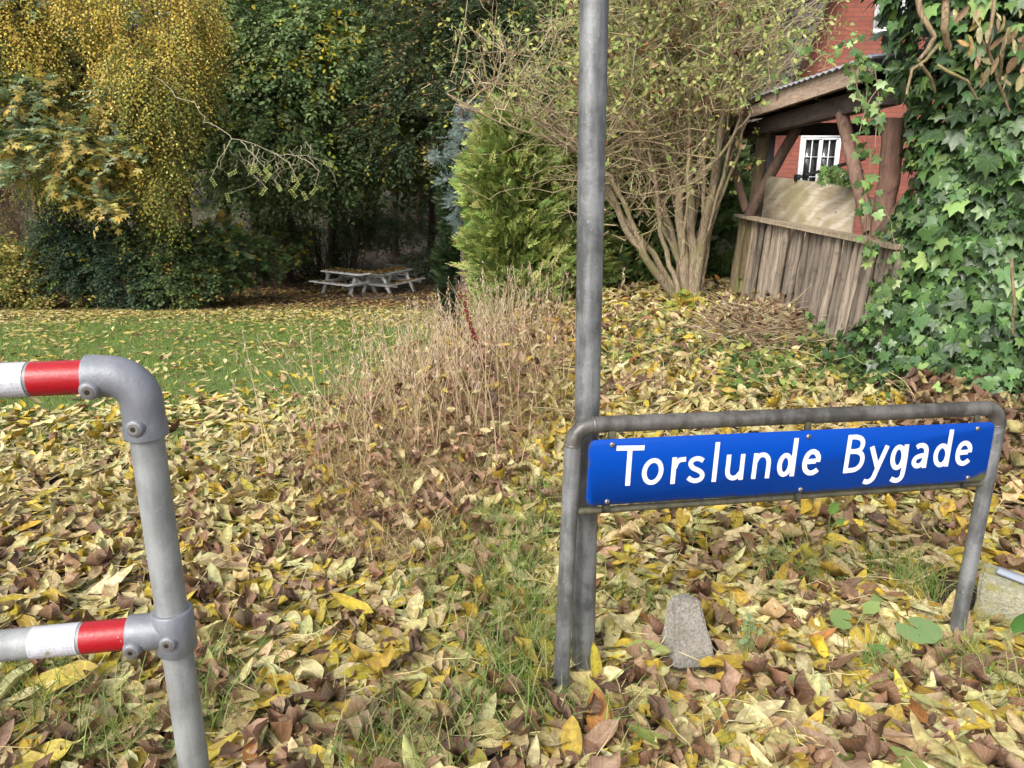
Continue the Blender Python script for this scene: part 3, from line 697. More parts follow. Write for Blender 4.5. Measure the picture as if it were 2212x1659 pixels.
# lettering: centre lines measured on the board, stroked flat
def earc(c, a, b, t0=0, t1=360, n=26):
    t = np.radians(np.linspace(t0, t1, n)); c, a, b = map(np.array, (c, a, b)); return [tuple(c+a*math.cos(q)+b*math.sin(q)) for q in t]
def smooth(P, n=5):
    P = np.array(P, float); Q = np.vstack([2*P[0]-P[1], P, 2*P[-1]-P[-2]]); o = []
    for i in range(1, len(Q)-2):
        for s in np.linspace(0, 1, n, endpoint=False):
            p0, p1, p2, p3 = Q[i-1:i+3]; o.append(.5*((2*p1)+(-p0+p2)*s+(2*p0-5*p1+4*p2-p3)*s*s+(-p0+3*p1-3*p2+p3)*s**3))
    o.append(P[-1]); return o
LET = [(z1, [(637, 407), (895, 403)], 1.0), (z1, [(763, 405), (738, 752)], 1.0),
  (z1, earc((970, 621), (77, -4), (13, -102)), .93), (z1, [(1173, 490), (1151, 736)], .9), (z1, smooth([(1170, 590), (1190, 545), (1222, 515), (1277, 508)]), .86),
  (z1, smooth([(1436, 522), (1405, 505), (1368, 503), (1330, 522), (1320, 555), (1342, 588), (1385, 608), (1418, 632), (1424, 665), (1400, 695), (1358, 706), (1320, 696), (1294, 676)]), .84),
  (z1, [(1570, 350), (1530, 716)], .92), (z1, smooth([(1675, 467), (1665, 560), (1658, 625), (1670, 665), (1705, 682), (1745, 668), (1778, 630)]), .9), (z1, [(1805, 460), (1778, 698)], .9),
  (z1, [(1925, 453), (1894, 690)], .9), (z1, smooth([(1918, 530), (1945, 485), (1985, 467), (2022, 482), (2038, 525), (2032, 590), (2020, 684)]), .9),
  (z2, earc((-25, 655), (50, -4), (12, -88)), .9), (z2, [(83, 408), (36, 760)], .9),
  (z2, smooth([(277, 628), (283, 585), (268, 548), (233, 533), (195, 552), (168, 595), (155, 648), (160, 697), (187, 725), (222, 728), (255, 712), (273, 696)]), .84), (z2, [(152, 628), (262, 620)], .84),
  (z2, [(582, 380), (528, 733)], .9), (z2, smooth([(575, 402), (640, 400), (683, 420), (694, 460), (674, 508), (630, 530), (562, 534)]), .88),
  (z2, smooth([(562, 534), (640, 534), (680, 557), (688, 603), (668, 658), (618, 698), (532, 710)]), .88),
  (z2, [(778, 487), (822, 672)], .82), (z2, smooth([(921, 478), (870, 590), (820, 700), (785, 775), (750, 806), (722, 812), (697, 803)]), .84),
  (z2, earc((1017, 586), (50, -4), (12, -95)), .84), (z2, smooth([(1101, 467), (1085, 590), (1066, 700), (1048, 765), (1015, 795), (980, 797), (950, 783)]), .84),
  (z2, smooth([(1190, 496), (1215, 480), (1248, 478), (1275, 498), (1277, 545), (1265, 615), (1254, 684)]), .82), (z2, smooth([(1266, 570), (1225, 573), (1182, 593), (1162, 630), (1175, 660), (1205, 664), (1240, 640), (1262, 595)]), .78),
  (z2, earc((1417, 568), (54, -4), (11, -88)), .8), (z2, [(1515, 330), (1457, 671)], .82),
  (z2, smooth([(1675, 541), (1680, 500), (1666, 468), (1635, 455), (1600, 472), (1577, 512), (1565, 562), (1568, 610), (1590, 638), (1622, 641), (1652, 624), (1668, 608)]), .76), (z2, [(1564, 545), (1662, 536)], .76)]
mb = MB(); SW = .0152; yo = -.0138
for li, (fn, P, ws) in enumerate(LET):
    Q = np.array([fn(*p) for p in P]); T = np.gradient(Q, axis=0); T /= np.linalg.norm(T, axis=1)[:, None]; Nn = np.stack([-T[:, 1], T[:, 0]], 1)
    w = SW/2*(1.0 if fn is z1 else 1.05 if ws > .85 else 1.1)*(1 if ws > .95 else .97)
    y = yo-.00012*(li % 7)
    A = Q+Nn*w; B = Q-Nn*w; m = len(Q)
    V = [(a[0], y, a[1]) for a in A]+[(b[0], y, b[1]) for b in B]
    F = [[i, m+i, m+i+1, i+1] for i in range(m-1)]; mb.add(V, [F])
let = mb.build('lettering', M_LETTER, board, False, False)
def cyl(mb, p, d, r, h, n=16, dome=0.):
    d = np.array(d, float); d /= np.linalg.norm(d); p = np.array(p, float)
    if dome: mb.tube([p, p+d*h*.4, p+d*h*.8, p+d*h], [r, r, r*.8, r*.35], n)
    else: mb.tube([p, p+d*h], [r, r], n)
for q, dz in ((z1(598, 376), .026), (z1(552, 900), -.026), (z2(193, 395), .03), (z2(120, 885), -.03), (z2(1752, 323), .03), (z2(1663, 775), -.028)):
    mb = MB(); cyl(mb, (q[0], -.0122, q[1]), (0, -1, 0), .0078, .0055, 14, 1)
    scr = mb.build('screw', M_SCREW, sign, True, False)
    mb = MB(); a = R.rand()*3; mb.box((q[0], -.0181, q[1]), (.0125, .0012, .0018), np.array([[math.cos(a), 0, -math.sin(a)], [0, 1, 0], [math.sin(a), 0, math.cos(a)]])); mb.build('slot_shade', M_DARK, scr, False, False)  # raised black bar painted as the shade in the screw slot
    mb = MB(); mb.box((q[0], -.004, q[1]+dz*.7), (.022, .006, abs(dz)*1.5), bev=.001); mb.build('bracket', M_RODM, sign, False, False)

# ================= TALL POLE =================
pb = np.array([.232, 2.07, -.05]); pole = empty('signpost_pole', pb, 'tall round galvanised steel pole standing behind the street name sign', 'pole')
pole['label'] = 'tall round galvanised steel pole standing upright just behind the left leg of the street sign'
top = at(1288, -260, 2.07); mb = MB(); mb.tube(dens_path([pb, top], .1), .037, 32); mb.build('pole_tube', M_GALV, pole, True)
mb = MB(); mb.tube([top, top+(top-pb)/np.linalg.norm(top-pb)*.012, top+(top-pb)/np.linalg.norm(top-pb)*.02], [.039, .039, .02], 24); mb.build('pole_cap', M_DARK, pole, True)

# ================= KEY CLAMP BARRIER =================
RR = .03015; px_, py_ = -.6845, 1.307; HT = 1.223; HL = .688
bar = empty('pipe_barrier', (px_, py_, 0), 'galvanised pipe barrier with red and white reflective bands', 'barrier')
bar['label'] = 'galvanised pipe barrier with two rails carrying red and white reflective bands'
rd = np.array([-1, -.175, 0]); rd /= np.linalg.norm(rd); ru = np.array([0, 0, 1.])
mb = MB(); mb.tube(dens_path([np.array([px_, py_, -.06]), np.array([px_, py_, HT-.05])], .08), RR, 32); mb.build('post', M_GALVP, bar, True)
def railpt(px, z):
    """where along the rail a picture column falls"""
    best = min(np.linspace(0, 1.2, 1201), key=lambda t: abs(proj(np.array([px_, py_, z])+rd*t)[0]-px)); return best
def proj(p):
    q = np.array(p)-np.array([0, 0, HC]); x, y, z = q@Rt, q@Dn, q@Fw; return CX+FP*x/z, CY+FP*y/z
def rp(t, z): return np.array([px_, py_, z])+rd*t
for nm, z, b in (('top_rail', HT, [(70, 190, M_RED, 'red_band'), (-90, 62, M_WHT, 'white_band')]), ('lower_rail', HL, [(181, 281, M_RED, 'red_band'), (72, 174, M_WHT, 'white_band')])):
    mb = MB(); mb.tube(dens_path([rp(.06, z), rp(1.75, z)], .08), RR, 32); rl = mb.build(nm, M_GALVP, bar, True)
    for x0, x1, mt, n2 in b:
        t0, t1 = railpt(x1, z), railpt(x0, z)
        mb = MB(); mb.tube(dens_path([rp(t0, z), rp(t1, z)], .03), RR+.0012, 32); mb.build(n2, mt, rl, True)
RO = .0375
# elbow casting
te = railpt(189, HT); zb = HT-.118
C0 = rp(0, HT); P = fillet([np.array([px_, py_, zb]), C0, rp(te, HT)], .052, 14)
P = dens_path(P, .012); mb = MB(); r_ = np.full(len(P), RO); r_[:2] += .0022; r_[-2:] += .0022; r_[0] -= .001
mb.tube(P, r_, 32); elb = mb.build('elbow_fitting', M_GALVL, bar, True)
def boss(c, d, parent):
    d = np.array(d, float); d /= np.linalg.norm(d); mb = MB()
    mb.tube([c, c+d*(RO-.004), c+d*(RO+.004), c+d*(RO+.0065), c+d*(RO+.0055)], [.021, .0185, .0155, .0135, .011], 24); bo = mb.build('screw_boss', M_GALVL, parent, True)
    mb = MB(); mb.tube([c+d*(RO+.0035), c+d*(RO+.0075)], [.0102, .0102], 24); sc2 = mb.build('grub_screw', M_SCREW, bo, True)
    # (black prism painted as the shade inside the hexagon socket)
    mb = MB(); mb.tube([c+d*(RO+.003), c+d*(RO+.0079)], [.0053, .0053], 6); mb.build('socket_shade', M_DARK, bo, True)
fd = np.array([.30, -1, -.05])
boss(rp(railpt(207, HT)*1.0, HT)-np.array([0, 0, .012]), (0.12, -1, -.12), elb)
boss(np.array([px_, py_, HT-.092]), (.0, -1, 0.02), elb)
tt = railpt(280, HL)
mb = MB(); mb.tube([np.array([px_, py_, HL-.046]), np.array([px_, py_, HL-.043]), np.array([px_, py_, HL+.043]), np.array([px_, py_, HL+.046])], [RO, RO+.002, RO+.002, RO-.0005], 32)
mb.tube([rp(.01, HL), rp(tt*.6, HL), rp(tt-.004, HL), rp(tt, HL)], [RO-.001, RO-.001, RO-.0003, RO-.002], 32); tee = mb.build('tee_fitting', M_GALVL, bar, True)
boss(rp(railpt(297, HL), HL)-np.array([0, 0, .012]), (.1, -1, -.1), tee); boss(np.array([px_, py_, HL-.008]), (.05, -1, .0), tee)

# ================= CONCRETE PIECES =================
def rock(name, V, F, mat, label, cat, sub=4, amp=.006, group=None, seed=1):
    import bmesh
    bm = bmesh.new(); vs = [bm.verts.new(v) for v in V]
    for f in F: bm.faces.new([vs[i] for i in f])
    bmesh.ops.recalc_face_normals(bm, faces=bm.faces)
    bmesh.ops.bevel(bm, geom=list(bm.edges)+list(bm.verts), offset=amp*1.6, segments=2, affect='EDGES')
    bmesh.ops.subdivide_edges(bm, edges=bm.edges, cuts=sub, use_grid_fill=True)
    bmesh.ops.triangulate(bm, faces=bm.faces); bm.normal_update(); rs = np.random.RandomState(seed)
    for v in bm.verts:
        c = v.co; nz = float(noise2(np.array(c.x*28+c.z*19), np.array(c.y*28+c.z*33)))-.5; n3 = float(noise2(np.array(c.x*90+c.z*70), np.array(c.y*90-c.z*60)))-.5
        v.co = c+v.normal*(nz*amp*2+n3*amp*.9)
    me = bpy.data.meshes.new(name); bm.to_mesh(me); bm.free(); me.materials.append(mat)
    o = bpy.data.objects.new(name, me); COL.objects.link(o); WM[o.name] = Matrix()
    return reg(o, label, cat, group)
HEX = [(0, 1, 2, 3), (4, 7, 6, 5), (0, 4, 5, 1), (1, 5, 6, 2), (2, 6, 7, 3), (3, 7, 4, 0)]
def hexa(b, t): return [tuple(p) for p in b]+[tuple(p) for p in t]
c = atz(1482, 1425, 0.)
bx = [(-.095, .03, -.03), (-.045, -.06, -.03), (.10, -.05, -.03), (.05, .12, -.03)]; tx = [(-.062, .065, .20), (-.035, .02, .225), (.045, .02, .215), (.02, .10, .20)]
rock('concrete_stump', hexa([c+np.array(q) for q in bx], [c+np.array(q) for q in tx]), HEX, M_CONC, 'small tapered grey concrete stump with moss sticking out of the leaves under the sign', 'concrete stump')
p0 = atz(2098, 1345, .0); dA = np.array([.33, -.26, 0]); dB = np.array([.10, .13, 0])
bb = [p0+np.array([0, 0, -.05]), p0+dA+np.array([0, 0, -.05]), p0+dA+dB+np.array([0, 0, -.05]), p0+dB+np.array([0, 0, -.05])]
tb = [q+np.array([0, 0, .21-.0*i]) for i, q in enumerate(bb)]; tb = [tb[0]+np.array([.0, .0, .03]), tb[1]+np.array([0, 0, -.03]), tb[2]+np.array([0, 0, -.03]), tb[3]+np.array([0, 0, .02])]
rock('concrete_block', hexa(bb, tb), HEX, M_CONCY, 'yellowish lichened concrete block beside the right leg of the street sign', 'concrete block')
mb = MB(); q0, q1 = (tb[0]+tb[3])/2, (tb[1]+tb[2])/2; mb.bar(q0+np.array([.03, -.03, .012]), q1+np.array([0, 0, .012]), .05, .012, col=(1, 1, 1)); 
reg(mb.build('plastic_strip', simple('grey plastic', (.28, .31, .36), .4, 0, 0, 8, .1)), 'flat blue grey plastic strip lying on top of the lichened concrete block', 'plastic strip')

# ================= PICNIC TABLES =================
def table(px, py, Y, yaw, label, Lg=1.8):
    c = at(px, py, Y); c[2] = float(ground(c[0], c[1])); t = empty('picnic_table', (0, 0, 0), label, 'picnic table', 'white picnic tables at the edge of the wood')
    H = .73; h = Lg/2
    mb = MB()
    for i in range(5): mb.box((R.normal(0, .008), -.30+.15*i, H-.02), (Lg, .135, .038), None, tuple(np.ones(3)*(.85+.2*R.rand())), .004)
    mb.build('tabletop', M_WPAINT, t, world=False)
    for s in (-1, 1):
        mb = MB(); mb.box((0, s*.68, .435), (Lg, .12, .036), None, (1, 1, 1), .004); mb.box((0, s*.81, .435), (Lg, .12, .036), None, (.9, .9, .9), .004); mb.build('bench', M_WPAINT, t, world=False)
    for s in (-1, 1):
        x = s*(h-.28)
        for q in (-1, 1):
            mb = MB(); mb.bar((x, q*.60, -.02), (x, q*.24, H-.045), .04, .11, (0, 1, 0)); mb.build('leg', M_WPAINT, t, world=False)
        mb = MB(); mb.bar((x+s*.042, -.84, .39), (x+s*.042, .84, .39), .038, .11); mb.build('bench_support', M_WPAINT, t, world=False)
        mb = MB(); mb.bar((x+s*.042, -.34, H-.09), (x+s*.042, .34, H-.09), .038, .09); mb.build('top_support', M_WPAINT, t, world=False)
        mb = MB(); mb.bar((x-s*.03, 0, .40), (s*.12, 0, H-.06), .07, .035, (0, 1, 0)); mb.build('brace', M_WPAINT, t, world=False)
    # leaves lying on it
    t.location = tuple(c); t.rotation_euler = (0, 0, yaw); WM[t.name] = Matrix.Translation(tuple(c))@Matrix.Rotation(yaw, 4, 'Z')
    k = 520; X = R.uniform(-h+.1, h-.1, k); Yl = R.normal(0, .17, k).clip(-.33, .33); Z = np.full(k, H+.012)+.02*R.rand(k)
    k2 = 160; X2 = R.uniform(-h+.05, h-.05, k2); Y2 = np.sign(R.rand(k2)-.5)*(.745+R.normal(0, .05, k2)); Z2 = np.full(k2, .466)
    P = np.stack([np.r_[X, X2], np.r_[Yl, Y2], np.r_[Z, Z2]], 1); a, b = math.cos(yaw), math.sin(yaw)
    W = np.stack([P[:, 0]*a-P[:, 1]*b+c[0], P[:, 0]*b+P[:, 1]*a+c[1], P[:, 2]+c[2]], 1)
    ang = R.rand(len(W))*6.28; scatter(TL, LITM, W, np.stack([np.cos(ang), np.sin(ang), R.normal(0, .2, len(W))], 1), np.stack([R.normal(0, .3, len(W)), R.normal(0, .3, len(W)), np.ones(len(W))], 1), .08+.06*R.rand(len(W)), pick([(.40, .28, .07), (.28, .15, .05), (.46, .36, .12), (.16, .09, .05)], len(W)))
TL = MB()
table(752, 597, 24., math.radians(-35), 'nearest and leftmost white picnic table with leaves on its top')
table(838, 588, 24.3, math.radians(62), 'middle white picnic table, its end touching the leftmost one')
table(882, 579, 27.5, math.radians(62), 'farthest white picnic table, mostly hidden behind the middle one')
reg(TL.build('table_leaves', M_LITF), 'brown and yellow fallen leaves covering the picnic tables', 'leaves', kind='stuff')

# ================= WOODLAND =================
def mpx(Y): return Y/CP/FP            # metres per picture pixel near the middle
def ell_sample(ells, k, shell=.55, front=.5, bump_=.25, sc_=1.5, thr=.30):
    """points through a set of ellipsoids, biased outward; returns points, outward dirs"""
    ws = np.array([e[3]*e[4]*e[5] for e in ells])**(2/3.); ws /= ws.sum(); P = []; O = []
    while sum(len(p) for p in P) < k:
        m = k*2; i = R.choice(len(ells), m, p=ws); E = np.array([list(e[0:6]) for e in ells])[i]
        d = rdir(m); d /= np.linalg.norm(d, axis=1)[:, None]; fl = (d[:, 1] > 0) & (R.rand(m) < front); d[fl, 1] *= -1
        r = 1-shell*R.rand(m)**1.6
        p = E[:, 0:3]+d*E[:, 3:6]*r[:, None]*(1+bump_*(noise2(d[:, 0]*2.2+i*7+d[:, 1], d[:, 2]*2.2+d[:, 1])[:, None]-.5)*2)
        q = noise2(p[:, 0]*sc_+p[:, 1]*.7*sc_+50, p[:, 2]*sc_*1.2-p[:, 1]*.5*sc_+50)
        ok = (q > thr+.12*(R.rand(m)-.5)) & (p[:, 2] > ground(p[:, 0], p[:, 1])+.03)
        P.append(p[ok]); O.append(d[ok])
    return np.concatenate(P)[:k], np.concatenate(O)[:k]
def sprays(mb, tw, P, O, M, L, size, temps, palf, droop=.3, flat=.7, out=.8, twcol=(.10, .08, .05), twr=.003, face=0.):
    """M leaves along a bent shoot starting at each P"""
    k = len(P); d = O*out+rdir(k, .5); d[:, 2] = d[:, 2]*.7-droop*.5; d /= np.linalg.norm(d, axis=1)[:, None]
    L = L*(.6+.8*R.rand(k)); h = np.array([0, 0, 1.]); sd = np.cross(d, h); sd /= np.linalg.norm(sd, axis=1)[:, None]+1e-6
    up = np.cross(sd, d); t = (np.arange(M)+.5)/M
    pos = P[:, None]+d[:, None]*(L[:, None]*t)[..., None]; pos[..., 2] -= droop*L[:, None]*t[None]**2
    side = np.where(np.arange(M) % 2, 1., -1.)[None, :, None]
    ax = d[:, None]*.7+sd[:, None]*side*.8+R.normal(0, .3, (k, M, 3)); ax[..., 2] -= droop*.6
    nr = up[:, None]*flat+R.normal(0, .45, (k, M, 3)); nr[..., 2] += flat*.5; nr[..., 1] -= face
    T = (pos+sd[:, None]*side*.02).reshape(-1, 3); C = palf(P, O, k); C = np.repeat(C[:, None], M, 1)*(1+R.normal(0, .14, (k, M, 1)))
    scatter(mb, temps, T, ax.reshape(-1, 3), nr.reshape(-1, 3), size*(.65+.7*R.rand(k*M)), np.clip(C.reshape(-1, 3), .003, .9))
    if tw is not None:
        e = P+d*L[:, None]; e[:, 2] -= droop*L; mid = P+d*L[:, None]*.5; mid[:, 2] -= droop*L*.25
        prisms(tw, P-d*L[:, None]*.4, mid, twr, twr*.8, twcol); prisms(tw, mid, e, twr*.8, twr*.4, twcol)
def wobble(p0, p1, n=8, amp=.08, sag=0.):
    p0, p1 = np.array(p0, float), np.array(p1, float); t = np.linspace(0, 1, n)[:, None]; L = np.linalg.norm(p1-p0)
    w = np.cumsum(R.normal(0, 1, (n, 3)), 0); w -= w[0]+(w[-1]-w[0])*t
    return p0+(p1-p0)*t+w*amp*L/ n**.5*.5+np.array([0, 0, 1.])*(sag*L*4*t*(1-t))
def ell(px, py, Y, rx, ry, rz): c = at(px, py, Y); return (c[0], c[1], c[2], rx, ry, rz)
def ells_(f, L): return [ell(p[0], p[1], p[2]*f, p[3]*f, p[4]*f, p[5]*f) for p in L]
def base_of(px, Y):
    a = at(px, 600, Y); return np.array([a[0], Y, float(ground(a[0], Y))-.05])
def limb_set(mb, start, targets, r0, col=(1, 1, 1), n=6):
    for q in targets: P = wobble(start, q, 9, .12, .05); mb.tube(P, np.linspace(r0, r0*.15, 9), n, col, False, .1)
def tree(name, label, cat, trunk_pts, tr, ells, k, M, L, size, temps, palf, mat=None, group=None, droop=.3, flat=.7, thr=.30, shell=.6, out=.8, limbs=14, bark=None, bcol=(1, 1, 1), front=.5, sc_=1.5, face=0., trunk_n=10):
    base = np.array(trunk_pts[0]); t = empty(name, base, label, cat, group)
    P = []
    for a, b in zip(trunk_pts, trunk_pts[1:]): P += list(wobble(a, b, 7, .05))[:-1]
    P.append(np.array(trunk_pts[-1])); P = np.array(P)
    rr = np.interp(np.linspace(0, 1, len(P)), [0, .06, 1], [tr*1.35, tr, tr*.45])
    mb = MB(); mb.tube(P, rr, trunk_n, bcol, True, .08)
    mb.build('trunk', bark or M_BARK, t, True)
    PP, OO = ell_sample(ells, k, shell, front, sc_=sc_, thr=thr)
    tw = MB(); tg = PP[R.choice(k, limbs, False)] if limbs else []
    for q in tg:
        s = P[R.randint(len(P)//2, len(P))]; tw.tube(wobble(s, q, 9, .12, .04), np.linspace(tr*.35, tr*.06, 9), 5, bcol, False)
    if limbs: tw.build('limbs', bark or M_BARK, t, True)
    mb = MB(); tw2 = MB(); sprays(mb, tw2, PP, OO, M, L, size, temps, palf, droop, flat, out, face=face)
    cr = mb.build('crown', mat or M_FOL, t); tw2.build('twigs', M_TWIG, t)
    return t
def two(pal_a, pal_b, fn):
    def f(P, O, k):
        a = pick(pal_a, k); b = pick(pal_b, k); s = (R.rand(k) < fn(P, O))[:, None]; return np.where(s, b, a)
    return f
DG = [(.10, .155, .055), (.13, .195, .075), (.075, .12, .05), (.17, .24, .10)]
MG = [(.15, .22, .07), (.12, .19, .07), (.21, .27, .08), (.14, .20, .10)]
YG = [(.20, .22, .03), (.26, .24, .035), (.14, .17, .03)]
GO = [(.72, .56, .11), (.66, .47, .08), (.82, .66, .20), (.52, .44, .09)]
BG = [(.28, .36, .21), (.33, .41, .25), (.22, .30, .16)]
OR = [(.60, .42, .12), (.62, .50, .18), (.50, .44, .12)]
SM = SPR
# --- golden small-leaved tree
E_ = ells_(1.08, [(230, 60, 17, 2.1, 1.6, 1.5), (120, 110, 16.5, 1.4, 1.4, 1.3), (330, 190, 16, 1.1, 1.2, 1.1), (370, 40, 17, 1.1, 1.2, 1.0), (250, 290, 16.3, 1.3, 1.2, 1.1), (350, 385, 15.6, .50, .7, .62), (190, 370, 16.8, 1.2, 1.0, .5), (20, 60, 16, 1.2, 1.2, 1.2), (410, 150, 16.6, .5, .9, .7)])
zt = at(250, 40, 16)[2]; zb_ = at(250, 400, 16)[2]
b_ = base_of(290, 20)
tree('golden_tree', 'large golden yellow small-leaved tree with drooping sprays at the upper left of the wood', 'tree', [b_, at(300, 380, 20), at(290, 60, 19)], .18,
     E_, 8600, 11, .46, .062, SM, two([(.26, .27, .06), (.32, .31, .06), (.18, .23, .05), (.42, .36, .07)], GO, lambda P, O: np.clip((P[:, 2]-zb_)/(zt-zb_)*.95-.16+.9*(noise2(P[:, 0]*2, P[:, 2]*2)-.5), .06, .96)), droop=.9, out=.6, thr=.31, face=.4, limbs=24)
# --- maple with blue-green and yellowing leaves at the left edge
MP = ells_(1.3, [(90, 210, 13, .95, .9, .30), (190, 300, 12.7, .85, .7, .25), (30, 300, 13, .8, .8, .35), (120, 370, 12.8, 1.0, .7, .22), (30, 130, 13.4, .9, .8, .35), (250, 330, 12.6, .5, .5, .16), (30, 20, 13.2, .7, .7, .3), (235, 440, 12.4, .3, .3, .1), (230, 230, 13.1, .5, .6, .2)])
b_ = base_of(92, 18.9)
tree('maple_sapling', 'slender leaning maple with blue green and yellow leaves at the left edge', 'tree', [b_, at(85, 500, 18.9), at(50, 290, 18.6), at(95, 190, 18.3)], .075, MP, 1300, 6, .45, .125, MAP,
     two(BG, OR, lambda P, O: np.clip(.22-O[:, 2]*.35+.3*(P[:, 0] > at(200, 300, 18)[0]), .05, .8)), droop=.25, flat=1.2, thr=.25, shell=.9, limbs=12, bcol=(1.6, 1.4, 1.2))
# --- big dark green tree in the middle
E_ = ells_(1.62, [(690, 130, 14.6, 1.7, 1.3, 1.3), (560, 60, 15, 1.5, 1.3, 1.2), (830, 90, 15, 1.5, 1.3, 1.2), (640, 300, 14.6, 1.4, 1.0, .75), (810, 260, 15.2, 1.1, 1.1, .9), (520, 240, 15.2, 1.2, 1.0, 1.0), (900, 180, 16, 1.0, 1.2, 1.0), (540, 400, 15.3, .8, .8, .45), (700, 390, 15., .9, .8, .35), (880, 330, 16.6, .9, 1.0, .6)])
yt = at(700, 20, 24)
tree('broadleaf_tree', 'big dark green broadleaf tree with yellow leaves at its tips, centre of the wood', 'tree', [base_of(615, 27.5), at(625, 380, 27), at(680, 60, 25)], .27,
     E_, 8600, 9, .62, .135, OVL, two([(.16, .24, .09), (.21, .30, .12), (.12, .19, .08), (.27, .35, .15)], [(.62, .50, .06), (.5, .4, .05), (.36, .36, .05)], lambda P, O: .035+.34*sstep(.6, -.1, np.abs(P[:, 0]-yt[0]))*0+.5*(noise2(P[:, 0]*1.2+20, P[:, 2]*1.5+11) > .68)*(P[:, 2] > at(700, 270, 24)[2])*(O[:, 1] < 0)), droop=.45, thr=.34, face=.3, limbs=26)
# yellow leaved branch ends of the same tree, hanging forward
# --- background trees: right of the middle, misty green with yellow specks
E_ = [ell(980, 90, 21, 2.0, 1.5, 2.0), ell(900, 260, 22, 1.8, 1.3, 1.3), ell(1120, 60, 20, 2.0, 1.5, 2.0), ell(1050, 260, 20, 1.6, 1.3, 1.4), ell(1000, -160, 22, 3.5, 2, 2)]
tree('woodland_tree', 'pale green woodland tree with a few yellow leaves behind the hedge', 'tree', [base_of(985, 23), at(1000, 100, 23)], .2, E_, 4200, 8, .55, .12, OVL,
     two([(.07, .11, .05), (.10, .15, .07), (.05, .08, .035)], [(.45, .42, .08), (.30, .20, .10)], lambda P, O: .12+0*P[:, 0]), thr=.3, limbs=18)
E_ = [ell(1400, 60, 18, 2.5, 1.5, 2.4), ell(1620, 120, 17, 1.8, 1.5, 2.0), ell(1650, 330, 16.5, 1.2, 1.0, 1.2), ell(1300, 250, 18, 1.6, 1.2, 1.6), ell(1500, -150, 18, 3.5, 2, 1.6)]
tree('garden_tree', 'leafy green garden tree behind the bare shrub and left of the brick house', 'tree', [base_of(1668, 17), at(1662, 420, 17), at(1640, 100, 17)], .14, E_, 5200, 8, .45, .10, OVL,
     two(DG+MG, [(.45, .42, .08), (.36, .20, .08)], lambda P, O: .1+0*P[:, 0]), thr=.3, limbs=18, bcol=(2.6, 2.5, 2.4))
# --- background wood: rows of trees, trunks with high crowns
specs = [(-150, 24, .22, 3), (60, 27, .16, 1), (290, 23, .23, 1), (425, 24.5, .32, 2), (560, 26, .17, 2), (720, 30, .22, 0), (790, 36, .3, 0), (855, 34, .2, 0), (905, 44, .25, 0), (930, 31, .16, 0), (500, 33, .25, 1), (180, 33, .25, 3), (350, 38, .3, 3), (640, 42, .3, 0), (960, 52, .35, 0), (740, 50, .2, 0), (1060, 28, .22, 0), (1180, 24, .2, 0), (820, 46, .18, 0), (885, 40, .12, 0)]
kinds = [('dark green', DG+MG[:1]), ('olive and yellow', YG+DG), ('dense dark green', DG), ('yellowing', YG+MG)]
bgc = MB
for i, (px, Y, r, kd) in enumerate(specs):
    b = base_of(px, Y); H = 7.5+2.5*R.rand()
    lab = 'tall background tree trunk number %d from the left' % i
    top = b+np.array([R.normal(0, .5), R.normal(0, .5), H])
    es = [(b[0]+R.normal(0, 1.2), b[1]+R.normal(0, .8), b[2]+H*(.55+.14*q), 2.3+R.rand(), 2.2, 1.5) for q in range(4)]
    specs[i] = (px, Y, r, kd, b, top, es)
order = sorted(range(len(specs)), key=lambda i: specs[i][0])
DESC = {0: 'woodland tree trunk rising behind the dark hollow', 1: 'woodland tree trunk', 2: 'thick reddish dark trunk', 3: 'woodland tree'}
WLAB = {-150: 'woodland tree just outside the left edge, shading the left shrubs', 60: 'woodland tree behind the leaning maple at the far left', 290: 'dark trunk directly under the golden tree, behind the glossy shrubs',
 425: 'thickest reddish brown trunk, in the dark gap between the golden and the green tree', 560: 'dark upright trunk behind the maple-leaved shrub left of the picnic tables', 720: 'woodland tree straight above the nearest picnic table', 790: 'woodland tree left of where the path leaves into the wood',
 855: 'woodland tree standing beside the woodland path on its right', 905: 'thin far tree to the right of the woodland path', 930: 'slim near trunk beside the dark conifer at the end of the hedge', 500: 'woodland tree deep in the shade behind the thickest trunk', 180: 'far woodland tree behind the golden tree, on its left',
 350: 'far woodland tree behind the golden tree, on its right', 640: 'far woodland tree behind the big dark green tree', 960: 'farthest tree at the end of the woodland path', 740: 'far slim tree over the dark hollow behind the tables', 1060: 'woodland tree behind the blue spruce', 1180: 'woodland tree behind the bright green hedge, left of the tall pole',
 820: 'slender far trunk in the gap above the woodland path', 885: 'thinnest far trunk between the path and the dark conifer'}
for (px, Y, r, kd, b, top, es) in specs:
    tree('woodland_tree', WLAB[px], 'tree', [b, (b+top)/2+np.array([R.normal(0, .15), 0, 0]), top], r, es, 800 if Y < 30 else 560, 6, .8, .20 if Y < 30 else .26, SM, two(kinds[kd][1], YG, lambda P, O: .12+0*P[:, 0]), group='trees of the background wood', limbs=7, thr=.22, shell=.95, trunk_n=8, bcol=(1.3, 1.0, .9))
